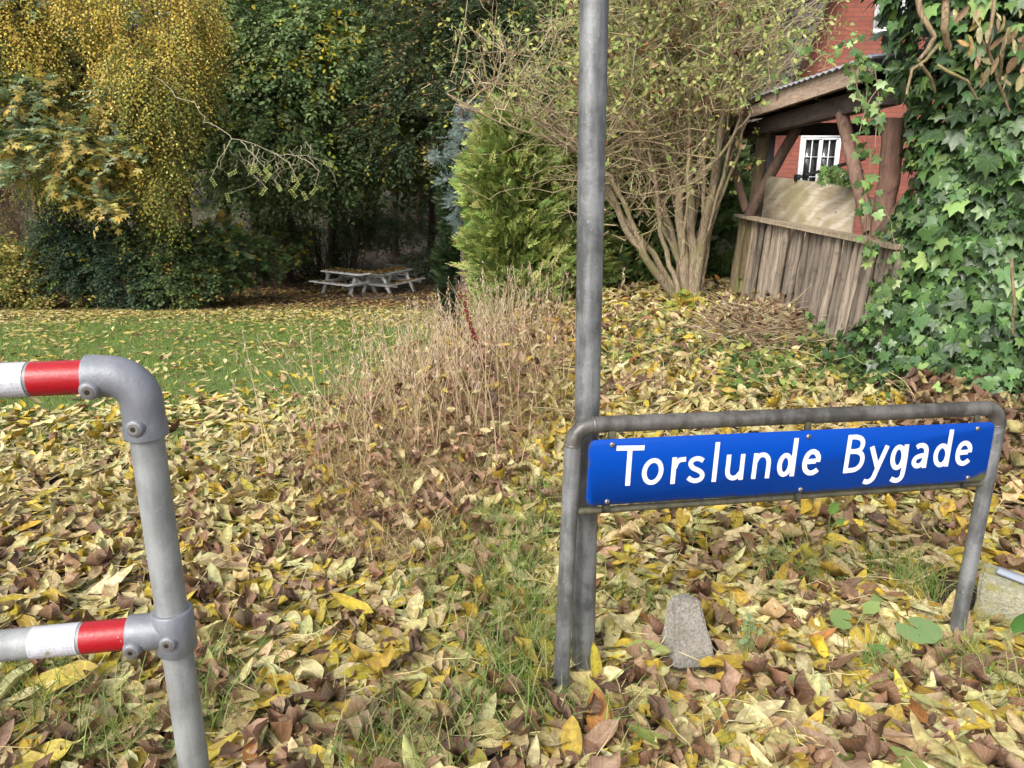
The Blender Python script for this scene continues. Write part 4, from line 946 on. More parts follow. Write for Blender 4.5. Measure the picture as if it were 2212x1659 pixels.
# far wood closing the view
mb = MB(); k = 26000; X = R.uniform(-75, 75, k); Y = 58+12*R.rand(k); Z = R.rand(k)**.8*17-2.
T = np.stack([X, Y, Z+1.5*noise2(X*.3, Z*.3)], 1); q = noise2(X*.35, Z*.45); T = T[q > .25]
k = len(T); scatter(mb, SM, T, rdir(k), rdir(k)+np.array([0, -.4, .8]), .9+.5*R.rand(k), pick(DG+MG+[(.10, .12, .05)], k))
xs = R.uniform(-45, 45, 60); ysf = R.uniform(54, 66, 60); A = np.stack([xs, ysf, np.full(60, -2.)], 1); prisms(mb, A, A+np.stack([R.normal(0, .6, 60), 0*xs, np.full(60, 13.)], 1), .2, .1, (.05, .04, .032), 5)
reg(mb.build('far_wood', M_FOL), 'dark far wood closing the view behind the trees', 'wood', kind='stuff')
# right-hand far wood behind the garden
mb = MB(); k = 9000; X = R.uniform(0, 22, k); Y = 26+6*R.rand(k); Z = R.rand(k)*11
T = np.stack([X, Y, Z], 1); scatter(mb, SM, T, rdir(k), rdir(k)+np.array([0, -.4, .8]), .45+.3*R.rand(k), pick(DG+MG, k))
reg(mb.build('far_wood', M_FOL), 'dark trees closing the view behind the garden', 'wood', kind='stuff')
# undergrowth inside the wood
mb = MB(); tw = MB()
k = 4200; Y = 27+26*R.rand(k)**.8; X = (R.rand(k)*2-1)*(.75*Y); pth = np.interp(Y, [p[1] for p in pc], [p[0] for p in pc]); ok = np.abs(X-pth) > 1.5; X, Y = X[ok], Y[ok]; k = len(X)
P = np.stack([X, Y, ground(X, Y)+.1+.5*R.rand(k)*noise2(X*.4, Y*.4)*2], 1); O = rdir(k, .5)+np.array([0, -.2, .9])
sprays(mb, tw, P, O, 7, .5, .13, SM, lambda P, O, k: pick([(.10, .17, .08), (.15, .22, .10), (.08, .13, .06), (.20, .23, .10)], k), .3)
reg(mb.build('undergrowth', M_FOL), 'low green undergrowth on the floor of the wood beside the path', 'undergrowth', kind='stuff')
# --- shrubs along the wood edge
def shrub(name, label, ells, k, M, L, size, temps, palf, stems=14, droop=.3, thr=.28, flat=.7, bcol=(1, 1, 1), group='shrubs along the edge of the wood', sr=.012, face=.4, mat=None, shell=.6, cat='shrub', bark=None):
    e0 = ells[0]; b = np.array([e0[0], e0[1]+e0[4]*.3, 0.]); b[2] = float(ground(b[0], b[1]))-.03
    t = empty(name, b, label, cat, group); PP, OO = ell_sample(ells, k, shell, .6, sc_=3., thr=thr)
    tw = MB()
    for i in range(stems):
        q = PP[R.randint(k)]; s = np.array([q[0]*.55+b[0]*.45+R.normal(0, .12), q[1]*.5+b[1]*.5, 0.]); s[2] = float(ground(s[0], s[1]))-.03
        tw.tube(wobble(s, q, 9, .16, .05), np.linspace(sr, sr*.3, 9), 5, bcol, False)
    tw.build('stems', bark or M_BARK, t, True)
    mb = MB(); t2 = MB(); sprays(mb, t2, PP, OO, M, L, size, temps, palf, droop, flat, face=face); mb.build('foliage', mat or M_FOL, t); t2.build('twigs', M_TWIG, t)
    return t
c0 = lambda p: (lambda P, O: p+0*P[:, 0])
shrub('edge_shrub', 'yellowing oval-leaved shrub in the lower left corner of the wood edge', [ell(40, 585, 18.3, 1.35, .9, .75), ell(110, 575, 18.4, .9, .7, .65), ell(-60, 560, 18.5, 1.2, .9, 1.0), ell(150, 640, 18, .9, .6, .25)], 1800, 7, .3, .085, OVL, two([(.30, .25, .06), (.24, .24, .05), (.40, .33, .10), (.12, .17, .04)], [(.5, .42, .14)], c0(.2)), bcol=(1.6, 1.3, 1.3))
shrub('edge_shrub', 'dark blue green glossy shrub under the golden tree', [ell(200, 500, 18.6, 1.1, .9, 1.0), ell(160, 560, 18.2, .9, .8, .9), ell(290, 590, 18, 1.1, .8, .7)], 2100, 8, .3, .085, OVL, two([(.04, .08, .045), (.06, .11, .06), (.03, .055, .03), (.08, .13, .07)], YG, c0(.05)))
shrub('edge_shrub', 'green shrub with some yellow orange leaves in front of the thick trunk', [ell(350, 540, 18.2, .9, .8, .8), ell(390, 600, 18., 1.0, .8, .55), ell(310, 500, 18.6, .6, .7, .5)], 1500, 7, .3, .09, OVL, two(DG+MG, [(.45, .30, .06), (.35, .30, .06)], c0(.09)))
shrub('edge_shrub', 'low maple-leaved shrub reaching towards the picnic tables', [ell(470, 520, 18.8, .9, .8, .55), ell(450, 580, 18.6, .9, .7, .45), ell(540, 550, 20.5, 1.0, .8, .55), ell(600, 520, 25.5, 1.2, .8, .7)], 1100, 6, .32, .11, MAP, two(MG+DG, [(.42, .33, .06), (.2, .2, .05)], c0(.13)), flat=1.0)
shrub('edge_shrub', 'dark twiggy shrub in deep shade behind the picnic tables', [ell(700, 490, 29, 1.9, 1.0, 1.4), ell(620, 460, 28.5, 1.4, 1.0, 1.5), ell(770, 440, 30, 1.3, 1., 1.3)], 1500, 6, .4, .10, SM, two(DG, YG, c0(.05)), stems=90, sr=.02)
shrub('edge_shrub', 'bare reddish brown twiggy shrub at the far left edge', [ell(-20, 420, 21, 1.0, .7, 1.5), ell(30, 440, 21, .8, .6, 1.1)], 900, 4, .35, .05, SM, two([(.20, .12, .07), (.35, .25, .10)], YG, c0(.3)), stems=70, bcol=(2.2, 1.6, 1.6), sr=.009)
shrub('edge_shrub', 'low leafy bush with yellow-tipped shoots right behind the far picnic table', [ell(950, 560, 27, 1.6, 1.0, .35), ell(840, 500, 30, 2.2, 1.0, .5), ell(900, 470, 33, 2.6, 1., .6)], 1100, 6, .4, .11, SM, two([(.12, .19, .10), (.17, .23, .12)], YG, c0(.06)), stems=10)
# --- pale ash branch hanging in front of the green tree
b_ = at(420, 330, 12.4); t = empty('ash_branch', b_, 'pale bare hanging branch with a few feather-shaped leaves in front of the dark green tree', 'branch')
tw = MB(); lf = MB(); ends = []
for p in ([(300, 130, 17.5), (380, 210, 15), (440, 265, 13.4), (500, 300, 12.6), (590, 330, 12.2), (660, 335, 12), (700, 350, 12)], [(520, 305, 12.5), (560, 350, 12.2), (600, 400, 12.)], [(590, 330, 12.2), (625, 350, 12), (645, 395, 11.9)], [(500, 300, 12.6), (470, 350, 12.4), (455, 385, 12.3)], [(560, 320, 12.3), (540, 370, 12.2), (575, 405, 12)], [(640, 335, 12), (690, 370, 11.9), (680, 400, 11.9)]):
    q = [at(*u) for u in p]; P = []
    for u, v in zip(q, q[1:]): P += list(wobble(u, v, 6, .14))[:-1]
    P.append(q[-1]); P = np.array(P); tw.tube(P, np.linspace(.0075, .0035, len(P)), 5, (.33, .29, .20), False); ends += [P[-1], P[len(P)//2]]
for i in range(26):
    s = at(R.uniform(480, 690), R.uniform(310, 350), 12.); e = s+np.array([R.normal(0, .28), R.normal(0, .15), -.15-.45*R.rand()])
    P = wobble(s, e, 12, .55, -.3*R.rand()); tw.tube(P, np.linspace(.0042, .0022, 12), 4, (.36, .33, .21), False); ends.append(P[-1])
ends = ends[::2]
tw.build('twigs', M_TWIG, t)
for e in ends[:44]:
    d = np.array([R.normal(0, .6), R.normal(0, .4), -.5]); d /= np.linalg.norm(d); s = np.cross(d, (0, -1., .2)); s /= np.linalg.norm(s)
    for j in range(5):
        p = e+d*.035*j
        for q in (-1, 1): scatter(lf, SPR, p[None], (s*q+d*.5)[None], rdir(1, .3)+np.array([[0, -1, .5]]), np.array([.042]), pick([(.36, .38, .12), (.24, .30, .08)], 1))
lf.build('leaves', M_FOL, t)

# ================= CONIFERS =================
def conifer(name, label, ells, k, size, temps, pal, down=.2, group=None, cat='conifer', mat=None, trunkr=.08, w=None, lightdir=None, inner=(.012, .018, .008), sc_=4., thr=.25, fl=.6):
    zs = min(e[2]-e[5] for e in ells); c = ells[0]; b = np.array([c[0], c[1]+.1, 0]); b[2] = float(ground(b[0], b[1]))-.05
    t = empty(name, b, label, cat, group); mb = MB(); topz = max(e[2]+e[5]*.8 for e in ells)
    mb.tube([b, (b[0], b[1], topz)], [trunkr, trunkr*.3], 8, (1, 1, 1), False, .05)
    for i in range(60):
        e = ells[R.randint(len(ells))]; q = np.array(e[:3])+rdir(1)[0]*np.array(e[3:6])*.45; mb.tube(wobble((b[0], b[1], q[2]-.15), q, 5, .1), np.linspace(.015, .005, 5), 4, (1, 1, 1), False)
    mb.build('trunk', M_BARK, t, True)
    P, O = ell_sample(ells, k, .5, .75, .5, sc_, thr); ax = O*np.array([.9, .9, .3])+rdir(k, .28)+np.array([0, 0, .55-down]); nr = rdir(k, .7)+np.cross(O, np.array([0, 0, 1.]))*.8+O*fl
    mb = MB(); scatter(mb, temps, P, ax, nr, size*(.6+.7*R.rand(k)), pick(pal, k, w)); mb.build('foliage', mat or M_CON, t)
    return t
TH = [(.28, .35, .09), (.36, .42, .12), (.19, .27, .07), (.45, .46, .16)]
TD = [(.09, .15, .045), (.06, .11, .035), (.12, .19, .05), (.17, .23, .07)]  # darker greens hold the shade the bare shrub throws on the hedge
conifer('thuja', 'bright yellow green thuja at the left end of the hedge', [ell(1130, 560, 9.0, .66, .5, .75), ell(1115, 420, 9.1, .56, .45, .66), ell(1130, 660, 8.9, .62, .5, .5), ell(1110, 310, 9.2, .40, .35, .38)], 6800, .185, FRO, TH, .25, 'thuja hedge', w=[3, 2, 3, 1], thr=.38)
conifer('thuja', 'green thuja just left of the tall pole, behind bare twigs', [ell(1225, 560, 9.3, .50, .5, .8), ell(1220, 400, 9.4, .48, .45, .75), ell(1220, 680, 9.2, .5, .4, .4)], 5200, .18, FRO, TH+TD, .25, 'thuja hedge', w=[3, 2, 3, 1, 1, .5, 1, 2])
conifer('thuja', 'thuja with shade put into its dark greens, behind the pole and the stems of the bare shrub', [ell(1350, 540, 9.8, .65, .5, .9), ell(1340, 380, 9.9, .6, .5, .8), ell(1340, 650, 9.6, .6, .5, .5)], 6500, .16, FRO, TD+TH[:1], .25, 'thuja hedge')
conifer('thuja', 'thuja with shade put into the darkest greens, at the right end of the hedge beside the log shelter', [ell(1510, 530, 10.2, .72, .5, .95), ell(1500, 420, 10.4, .5, .5, .8), ell(1560, 620, 10, .5, .5, .4)], 6500, .16, FRO, TD, .25, 'thuja hedge')
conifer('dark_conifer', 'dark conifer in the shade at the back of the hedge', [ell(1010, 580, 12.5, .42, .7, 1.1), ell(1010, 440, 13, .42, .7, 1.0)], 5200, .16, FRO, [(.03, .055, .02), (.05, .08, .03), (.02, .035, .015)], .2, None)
conifer('blue_spruce', 'blue grey spruce showing left of the bright thuja', [ell(1000, 440, 11.6, .20, .35, .3), ell(1015, 330, 11.8, .22, .4, .4), ell(950, 335, 11.4, .14, .3, .06), ell(972, 390, 11.4, .17, .3, .09), ell(1020, 270, 12, .25, .4, .35), ell(1015, 500, 11.8, .2, .4, .25), ell(975, 300, 11.5, .1, .3, .08)], 1500, .13, NDL, [(.22, .28, .27), (.30, .36, .34), (.15, .21, .18)], .75, None, thr=.25)

# ================= MULTI-STEM SHRUB =================
b_ = at(1482, 650, 8.0); b_[2] = float(ground(b_[0], b_[1])); eld = empty('elder_bush', b_, 'tall multi-stemmed pale barked shrub with dense twigs and withered leaves behind the pole', 'shrub')
segA = []; segB = []; segr = []; segr2 = []; tips = []
def stem(pts, r0, r1, jit=.10):
    P = []
    for a, b in zip(pts, pts[1:]): P += list(wobble(a, b, 6, .10))[:-1]
    P.append(np.array(pts[-1])); P = np.array(P); mbE.tube(P, np.linspace(r0*1.15, r1*1.25, len(P)), 9, tuple(np.ones(3)*(.75+.45*R.rand())), True, .10); return P
mbE = MB(); mains = []
def px3(l): return [at(x, y, Y) for x, y, Y in l]
ST = [([(1478, 665, 8.0), (1440, 620, 7.9), (1395, 560, 7.8), (1330, 440, 7.7), (1270, 340, 7.6), (1180, 250, 7.5)], .045, .016),
 ([(1480, 660, 8.0), (1440, 600, 8), (1410, 545, 7.9), (1360, 490, 7.8), (1300, 400, 7.8), (1240, 300, 7.8)], .035, .012),
 ([(1484, 660, 8.1), (1465, 560, 8.1), (1440, 470, 8.1), (1410, 380, 8.1), (1370, 250, 8.1), (1340, 100, 8)], .036, .012),
 ([(1485, 655, 8.0), (1480, 560, 8), (1468, 420, 8), (1445, 345, 8), (1390, 240, 7.9), (1330, 150, 7.8)], .052, .018),
 ([(1492, 655, 8.0), (1500, 560, 8), (1490, 420, 8), (1485, 300, 8), (1478, 160, 7.9), (1470, -20, 7.8)], .052, .020),
 ([(1500, 655, 8.0), (1512, 560, 8), (1530, 450, 7.9), (1545, 370, 7.9), (1560, 250, 7.8), (1590, 60, 7.7)], .055, .018),
 ([(1505, 655, 8.1), (1520, 580, 8.1), (1550, 440, 8.2), (1570, 350, 8.2), (1600, 230, 8.2), (1680, 120, 8.)], .030, .012),
 ([(1470, 660, 7.9), (1455, 590, 7.9), (1425, 500, 7.9), (1420, 420, 7.8), (1400, 320, 7.7), (1290, 200, 7.5)], .026, .010),
 ([(1475, 660, 8.2), (1490, 500, 8.3), (1510, 380, 8.3), (1520, 240, 8.3), (1530, 60, 8.3)], .030, .012),
 ([(1395, 560, 7.8), (1360, 470, 7.7), (1320, 380, 7.5), (1230, 300, 7.4), (1130, 235, 7.3)], .024, .009),
 ([(1470, 420, 8.0), (1500, 390, 7.8), (1560, 330, 7.7), (1620, 250, 7.6)], .020, .008),
 ([(1410, 380, 8.0), (1380, 330, 7.8), (1310, 290, 7.6), (1200, 150, 7.4)], .022, .008),
 ([(1330, 440, 7.7), (1250, 330, 7.4), (1150, 260, 7.3), (1050, 215, 7.2)], .016, .005),
 ([(1270, 340, 7.6), (1190, 300, 7.4), (1080, 265, 7.3), (965, 200, 7.3)], .014, .004)]
for pts, r0, r1 in ST: mains.append((stem(px3(pts), r0, r1), r0, r1))
for s in range(17):
    a = R.uniform(1330, 1640); mains.append((stem(px3([(1485+R.normal(0, 12), 620, 8.1), ((1485+a)/2, 420, 8.1+R.normal(0, .15)), (a, 200, 8.1+R.normal(0, .3)), (a+R.normal(0, 30), -30, 8+R.normal(0, .4))]), .018, .007), .018, .007))
mbE.build('stems', M_ELD, eld, True)
TA = []; TB = []; TR = []; TR2 = []; tips = []
def grow(p, d, L, r, depth):
    n = 5; q = p.copy(); d = d/np.linalg.norm(d)
    for i in range(n):
        d = d+R.normal(0, .20, 3)+np.array([0, 0, .02]); d /= np.linalg.norm(d); e = q+d*L/n
        ra = r*(1-.14*i); TA.append(q); TB.append(e); TR.append(ra); TR2.append(ra*.86)
        if depth > 0 and R.rand() < (.62 if depth > 1 else .45):
            s = R.normal(0, 1, 3); s -= d*(s@d); s /= np.linalg.norm(s); grow(e, d*.6+s*.8+np.array([0, 0, .08]), L*(.42+.3*R.rand()), ra*.62, depth-1)
        q = e
    tips.append((q, d))
Lpx = at(965, 230, 7.5)[0]
for P, r0, r1 in mains:
    m = len(P); k = int(m*.62)
    for j in range(m-k, m):
        for rep in range(1+(j % 3 == 0)):
            s = R.normal(0, 1, 3); s[2] = abs(s[2])*.4+.05; s[1] *= .8; s[0] -= .25*(P[j][0] < b_[0]); d = s/np.linalg.norm(s)
            grow(P[j], d+np.array([0, 0, .15]), .5+.6*R.rand(), .0085, 2)
TA, TB = np.array(TA), np.array(TB); TR = np.array(TR); TR2 = np.array(TR2)
pj = np.array([proj(p) for p in TB]); ok = ~((pj[:, 0] > 1690) & (pj[:, 1] > 150)) & (pj[:, 0] > 900+150*R.rand(len(pj))) & (TB[:, 1] > 6.2); ok &= ~((pj[:, 1] > 430) & (R.rand(len(pj)) < .6)) & ~((pj[:, 0] > 1545) & (pj[:, 1] > 245)) & ~((pj[:, 0] > 1620) & (pj[:, 1] > 190))
mb = MB(); cl = np.array([(.38, .29, .18), (.48, .39, .25), (.26, .19, .12), (.36, .33, .16)])[R.randint(0, 4, len(TA))]*(1+R.normal(0, .12, (len(TA), 1)))
prisms(mb, TA[ok], TB[ok], np.maximum(TR[ok], .0022), np.maximum(TR2[ok], .0019), cl[ok], 4); mb.build('twigs', M_TWIG, eld)
print('elder twigs', len(TA), ok.sum())
tp = np.array([t[0] for t in tips]); td = np.array([t[1] for t in tips]); pj = np.array([proj(p) for p in tp]); ok = ~((pj[:, 0] > 1660) & (pj[:, 1] > 170)) & (pj[:, 0] > 940) & (pj[:, 1] < 420) & (tp[:, 1] > 6.2)
ok &= R.rand(len(ok)) < np.where(pj[:, 1] < 230, .85, .16)*np.where(pj[:, 0] < 1200, .45, 1)
mb = MB(); tp, td = tp[ok], td[ok]; k = len(tp)
for j in range(3):
    scatter(mb, OVL, tp-td*.05*j, td*.6+rdir(k, .6), rdir(k, .5)+np.array([0, -.5, .8]), .032+.034*R.rand(k), pick([(.46, .50, .16), (.34, .42, .13), (.58, .58, .22), (.22, .32, .10)], k, [3, 3, 2, 2]))
mb.build('leaves', M_FOL, eld)
mb = MB(); i = R.choice(len(TB), 420); T = TB[i]; pj = np.array([proj(p) for p in T]); ok = (pj[:, 1] < 330) & (pj[:, 0] > 1180) & (pj[:, 0] < 1640); T = T[ok]; k = len(T)
scatter(mb, CRL, T, rdir(k, .5)+np.array([0, 0, -1.]), rdir(k), .07+.06*R.rand(k), pick([(.22, .11, .06), (.34, .19, .10), (.13, .06, .04), (.45, .32, .18)], k)); mb.build('withered_leaves', M_LIT, eld)
# young maple-leaved plant at the foot of the shrub
shrub('currant_plant', 'low yellow green lobed-leaved plant growing at the foot of the multi-stemmed shrub', [ell(1480, 665, 7.5, .16, .2, .13), ell(1430, 700, 7.2, .18, .2, .10), ell(1510, 690, 7.4, .16, .2, .10)], 60, 5, .12, .055, MAP, two([(.26, .34, .08), (.34, .36, .08)], [(.50, .38, .07)], c0(.4)), 8, group=None, flat=.8, face=.8, sr=.004, cat='plant')

# ================= LOG SHELTER =================
sb = at(1600, 650, 8.3); sh = empty('log_shelter', (2.6, 7.0, .2), 'open wooden garden shelter with round log posts, pole fence front and sloping roof', 'shelter')
FX = lambda Y: 2.46+.135*(Y-4.6)/3.7*1.0
def onf(px, py):
    """point on the fence line plane for a picture position"""
    for Y in np.linspace(4.0, 9.5, 1101):
        p = at(px, py, Y)
        if p[0] >= FX(Y): return p
    return p
capL, capR = onf(1603, 468), onf(1968, 541)
print('cap', capL, capR)
botL, botR = onf(1574, 646), onf(1850, 770)
print('bot', botL, botR)
# the poles
mb = MB(); npl = 52; Yf, Yn = capL[1], 4.35; ys = np.linspace(Yf, Yn, npl)
zc = capL[2]*.5+capR[2]*.5
lean_top = np.array([.0, .0, 0]); ysl = Yf-np.cumsum(np.r_[0, .082+.026*R.rand(90)])
i = 0
for y in ysl:
    if y < capR[1]+.1: break
    tR = (Yf-y)/(Yf-5.3); zb2 = botL[2]+(botR[2]-botL[2])*tR; xt = FX(y)+R.normal(0, .010); xb = xt-.05-.02*tR
    shift = .04-.02*tR; r = .025+.008*R.rand(); zt2 = capL[2]+(capR[2]-capL[2])*(Yf-y)/(Yf-capR[1])-.012
    br = np.array([1, .96, .92])*(.5+.85*R.rand())
    if i < 7: br = np.array([.75, .88, .38]) if i in (3, 4, 5) else np.array([1.1, 1.0, .75])
    P = wobble((xb, y+shift+R.normal(0, .004), zb2-.02+R.normal(0, .02)), (xt, y, zt2), 9, .018); rr = r*(1+.06*R.normal(0, 1, 9)); rr[1:] = rr[1:]*np.linspace(1.06, .9, 8)
    mb.tube(P, rr, 9, tuple(np.clip(br, 0, 1.3)), True, .10); i += 1
# end return of the fence towards the back
fence = mb.build('pole_fence', M_LOGP, sh, True)
mb = MB(); mb.bar(capL+np.array([-.02, .06, .012]), np.array([FX(capR[1]), capR[1]+.08, capR[2]+.012]), .13, .035, col=(.95, .9, .75)); mb.build('cap_board', M_LOGP, sh)
# back rail inside
mb = MB(); mb.bar(capL+np.array([.12, .02, -.5]), np.array([FX(4.3)+.12, capR[1], capR[2]-.5]), .06, .08); mb.build('inner_rail', M_LOG, sh)
def logp(nm, p0, p1, r0, r1, col=(1, 1, 1), par=None, am=.03):
    mb = MB(); mb.tube(wobble(p0, p1, 12, am), np.linspace(r0, r1, 12), 14, col, True, .06); return mb.build(nm, M_LOG, par or sh, True)
logp('corner_post', at(1607, 600, 8.25), at(1652, 285, 8.25), .072, .066, (1.1, 1.15, .75))
logp('brace', at(1618, 468, 8.2), at(1722, 275, 7.7), .057, .05, (1.2, 1.1, 1))
logp('brace', at(1612, 455, 8.4), at(1566, 300, 8.5), .045, .04, (2.0, 1.8, 1.6))
logp('middle_post', at(1893, 620, 5.3), at(1935, 255, 5.3), .074, .066, (1.9, 1.5, 1.3))
logp('brace', at(1880, 500, 5.45), at(1818, 245, 5.9), .050, .046, (1.9, 1.6, 1.4))
logp('brace', at(1893, 525, 5.2), at(1985, 405, 4.8), .055, .05, (1.7, 1.3, 1.1))
mb = MB(); mb.tube(wobble(at(1893, 520, 5.3), at(1893, 660, 5.3), 5, .01), .09, 12, (.5, .5, .5), True, .05); 
# roof: eave line and plates
e0, e1 = onf(1632, 252), onf(1862, 152)
EZ = 2.20; eY0 = 8.75; eY1 = 5.15
def xr(Y): return FX(Y)-.16
mb = MB(); mb.bar((xr(eY0), eY0, EZ-.03), (xr(eY1), eY1, EZ+.03), .045, .16, (0, 0, 1)); mb.build('eave_board', M_BEAM, sh)
mb = MB(); mb.bar((FX(eY0)+.02, eY0+.1, EZ-.19), (FX(eY1), eY1, EZ-.13), .12, .14, (0, 0, 1)); mb.build('plate_beam', M_DBEAM, sh)
mb = MB(); mb.bar((FX(8.6)-.25, 8.62, EZ-.17), (5.4, 8.62, EZ-.17), .10, .13, (0, 0, 1)); mb.build('end_beam', M_DBEAM, sh)
mb = MB()
for y in np.arange(8.7, 5.2, -.62): mb.bar((xr(y)+.03, y, EZ-.03), (5.3, y, EZ+.27), .06, .10, (0, 0, 1))
mb.build('rafters', M_DBEAM, sh)
mb = MB(); mb.bar((5.2, 8.7, EZ+.12), (5.2, 5.15, EZ+.12), .12, .16, (0, 0, 1)); mb.build('back_beam', M_DBEAM, sh)
for y in (8.5, 5.2): logp('back_post', (5.2, y, -.3), (5.2, y, EZ+.1), .075, .07)
mb = MB(); n = 60; V = []; ynn = np.linspace(eY0+.15, eY1-.1, n)
for s, (x_, z_) in enumerate(((-.05, .075), (2.9, .40))):
    for dz in (0, .010):
        for j, y in enumerate(ynn): V.append((xr(y)+x_, y, EZ+z_+dz+.012*math.sin(y*2*math.pi/.13)))
V = np.array(V); F = []
for a, b in ((0, 2), (1, 3), (0, 1), (2, 3)): F += [[a*n+j, a*n+j+1, b*n+j+1, b*n+j] for j in range(n-1)]
mb.add(V, [F]); mb.build('roof_sheet', M_SHEET, sh)
# board boarding under the sheet (its dark tone holds the shade below)
mb = MB(); mb.bar((xr(6.95)+.0, 6.95, EZ+.03), (5.3, 6.95, EZ+.34), 3.6, .02, (0, 0, 1)); mb.build('roof_boards', M_DBEAM, sh)
# plywood board leaning inside
A = at(1657, 380, 7.9); B = at(1852, 404, 6.1); C = at(1975, 423, 5.2); D0 = at(1636, 480, 7.9); 
def slab(name, q, th, mat, label, cat, parent=None):
    q = [np.array(p, float) for p in q]; nrm = np.cross(q[1]-q[0], q[3]-q[0]); nrm /= np.linalg.norm(nrm)
    m = MB(); m.add([*q, *[p+nrm*th for p in q]], [HEX]); o = m.build(name, mat, parent)
    return reg(o, label, cat) if label else o
pl = bpy.data.objects
b2 = at(1850, 560, 6.1)
slab('plywood_board', [A, B, (B[0]-.02, B[1], .45), (D0[0]-.0, D0[1], .45)], .018, M_PLY, 'weathered greenish plywood board standing behind the pole fence of the shelter', 'plywood board')
B2 = at(1862, 425, 6.0)
slab('plywood_board', [B2+np.array([.04, .0, 0]), at(1990, 470, 5.0), at(1990, 470, 5.0)*np.array([1, 1, 0])+np.array([0, 0, .4]), B2*np.array([1, 1, 0])+np.array([.04, 0, .4])], .018, M_PLY, 'pinkish brown board behind the cap board next to the middle log post', 'board')
mb = MB(); pa, pb2 = at(1722, 384, 7.2), at(1868, 342, 6.6); mb.tube([pa, pb2], [.014, .016], 10); mb.box(pa, (.05, .04, .06), bev=.004); mb.box(pa+(pb2-pa)*.14, (.05, .04, .06), bev=.004)
reg(mb.build('metal_bar', simple('dark grey metal', (.07, .08, .085), .5, .5), smooth=False), 'thin dark metal bar with clamps lying above the plywood board in the shelter', 'metal bar')
rock('stone_block', hexa([at(1527, 690, 7.9), at(1572, 690, 7.7), at(1590, 680, 8.1), at(1545, 680, 8.3)], [at(1530, 655, 7.9), at(1562, 645, 7.7), at(1588, 640, 8.1), at(1548, 638, 8.3)]), HEX, M_CONC, 'grey brown stone block lying at the left foot of the pole fence', 'stone', 3, .005, None, 5)
rock('stone_block', hexa([at(1566, 700, 7.6), at(1640, 690, 7.3), at(1645, 680, 7.6), at(1580, 685, 7.9)], [at(1568, 672, 7.6), at(1625, 680, 7.3), at(1640, 668, 7.6), at(1590, 655, 7.9)]), HEX, M_CONC, 'flat grey stone slab just right of the stone block, under the fence', 'stone', 3, .005, None, 8)

# ================= BRICK HOUSE =================
HY = 14.0; hb = at(1666, 400, HY); house = empty('brick_house', (hb[0], HY, .0), 'red brick house with white windows behind the log shelter', 'house')
w0 = at(1730, 290, HY); w1 = at(1816, 290, HY); wz1 = w0[2]; wz0 = wz1-1.15; wx0, wx1 = w0[0], w1[0]
xl = hb[0]; eav = at(1700, 235, HY)[2]; xe = at(1702, 235, HY)[0]; ap = at(1800, -10, HY)
mb = MB()
def quadw(x0, x1, z0, z1): mb.add([(x0, HY, z0), (x1, HY, z0), (x1, HY, z1), (x0, HY, z1)], [[[0, 1, 2, 3]]])
u0 = at(1868, 60, HY); ux0, ux1, uz0, uz1 = u0[0]+.12, u0[0]+1.05, u0[2]-.1, u0[2]+1.0
quadw(xl, wx0, -.6, eav); quadw(wx0, wx1, -.6, wz0); quadw(wx0, wx1, wz1, eav); quadw(wx1, 12, -.6, eav)
sl_ = (ap[2]-eav)/(ap[0]-xe)
xz = lambda z: xe+(z-eav)/sl_
def trap(z0, z1, x1=None, x0=None):
    a0 = xz(z0) if x0 is None else x0; a1 = xz(z1) if x0 is None else x0; b = 12 if x1 is None else x1
    mb.add([(a0, HY, z0), (b, HY, z0), (b, HY, z1), (a1, HY, z1)], [[[0, 1, 2, 3]]])
trap(eav, uz0); trap(uz0, uz1, ux0); trap(uz0, uz1, None, ux1); trap(uz1, eav+4.0)
# side wall going back
mb.add([(xl, HY, -.6), (xl+4, HY+7, -.6), (xl+4, HY+7, eav), (xl, HY, eav)], [[[0, 3, 2, 1]]])
mb.build('wall', M_BRICK, house)
mb = MB(); p0 = np.array([xe-.30, HY-.28, eav-.35]); p1 = np.array([xz(eav+4)-.05, HY-.28, eav+4.1])
mb.bar(p0, p1, .06, .22, (0, 1, 0), (.8, .7, .6)); mb.build('verge_board', M_BEAM, house)
dn = np.array([-(p1-p0)[2], 0, (p1-p0)[0]]); dn /= np.linalg.norm(dn)
mb = MB()
for c in range(26):
    a = p0+(p1-p0)*c/26.; b = p0+(p1-p0)*(c+1.15)/26.
    mb.add([a+dn*.05, a+dn*.05+np.array([0, 8, 0]), b+dn*.012+np.array([0, 8, 0]), b+dn*.012, a+dn*.02, b-dn*.01], [[[0, 1, 2, 3], [0, 3, 5, 4]]])
mb.build('roof', M_TILE, house)
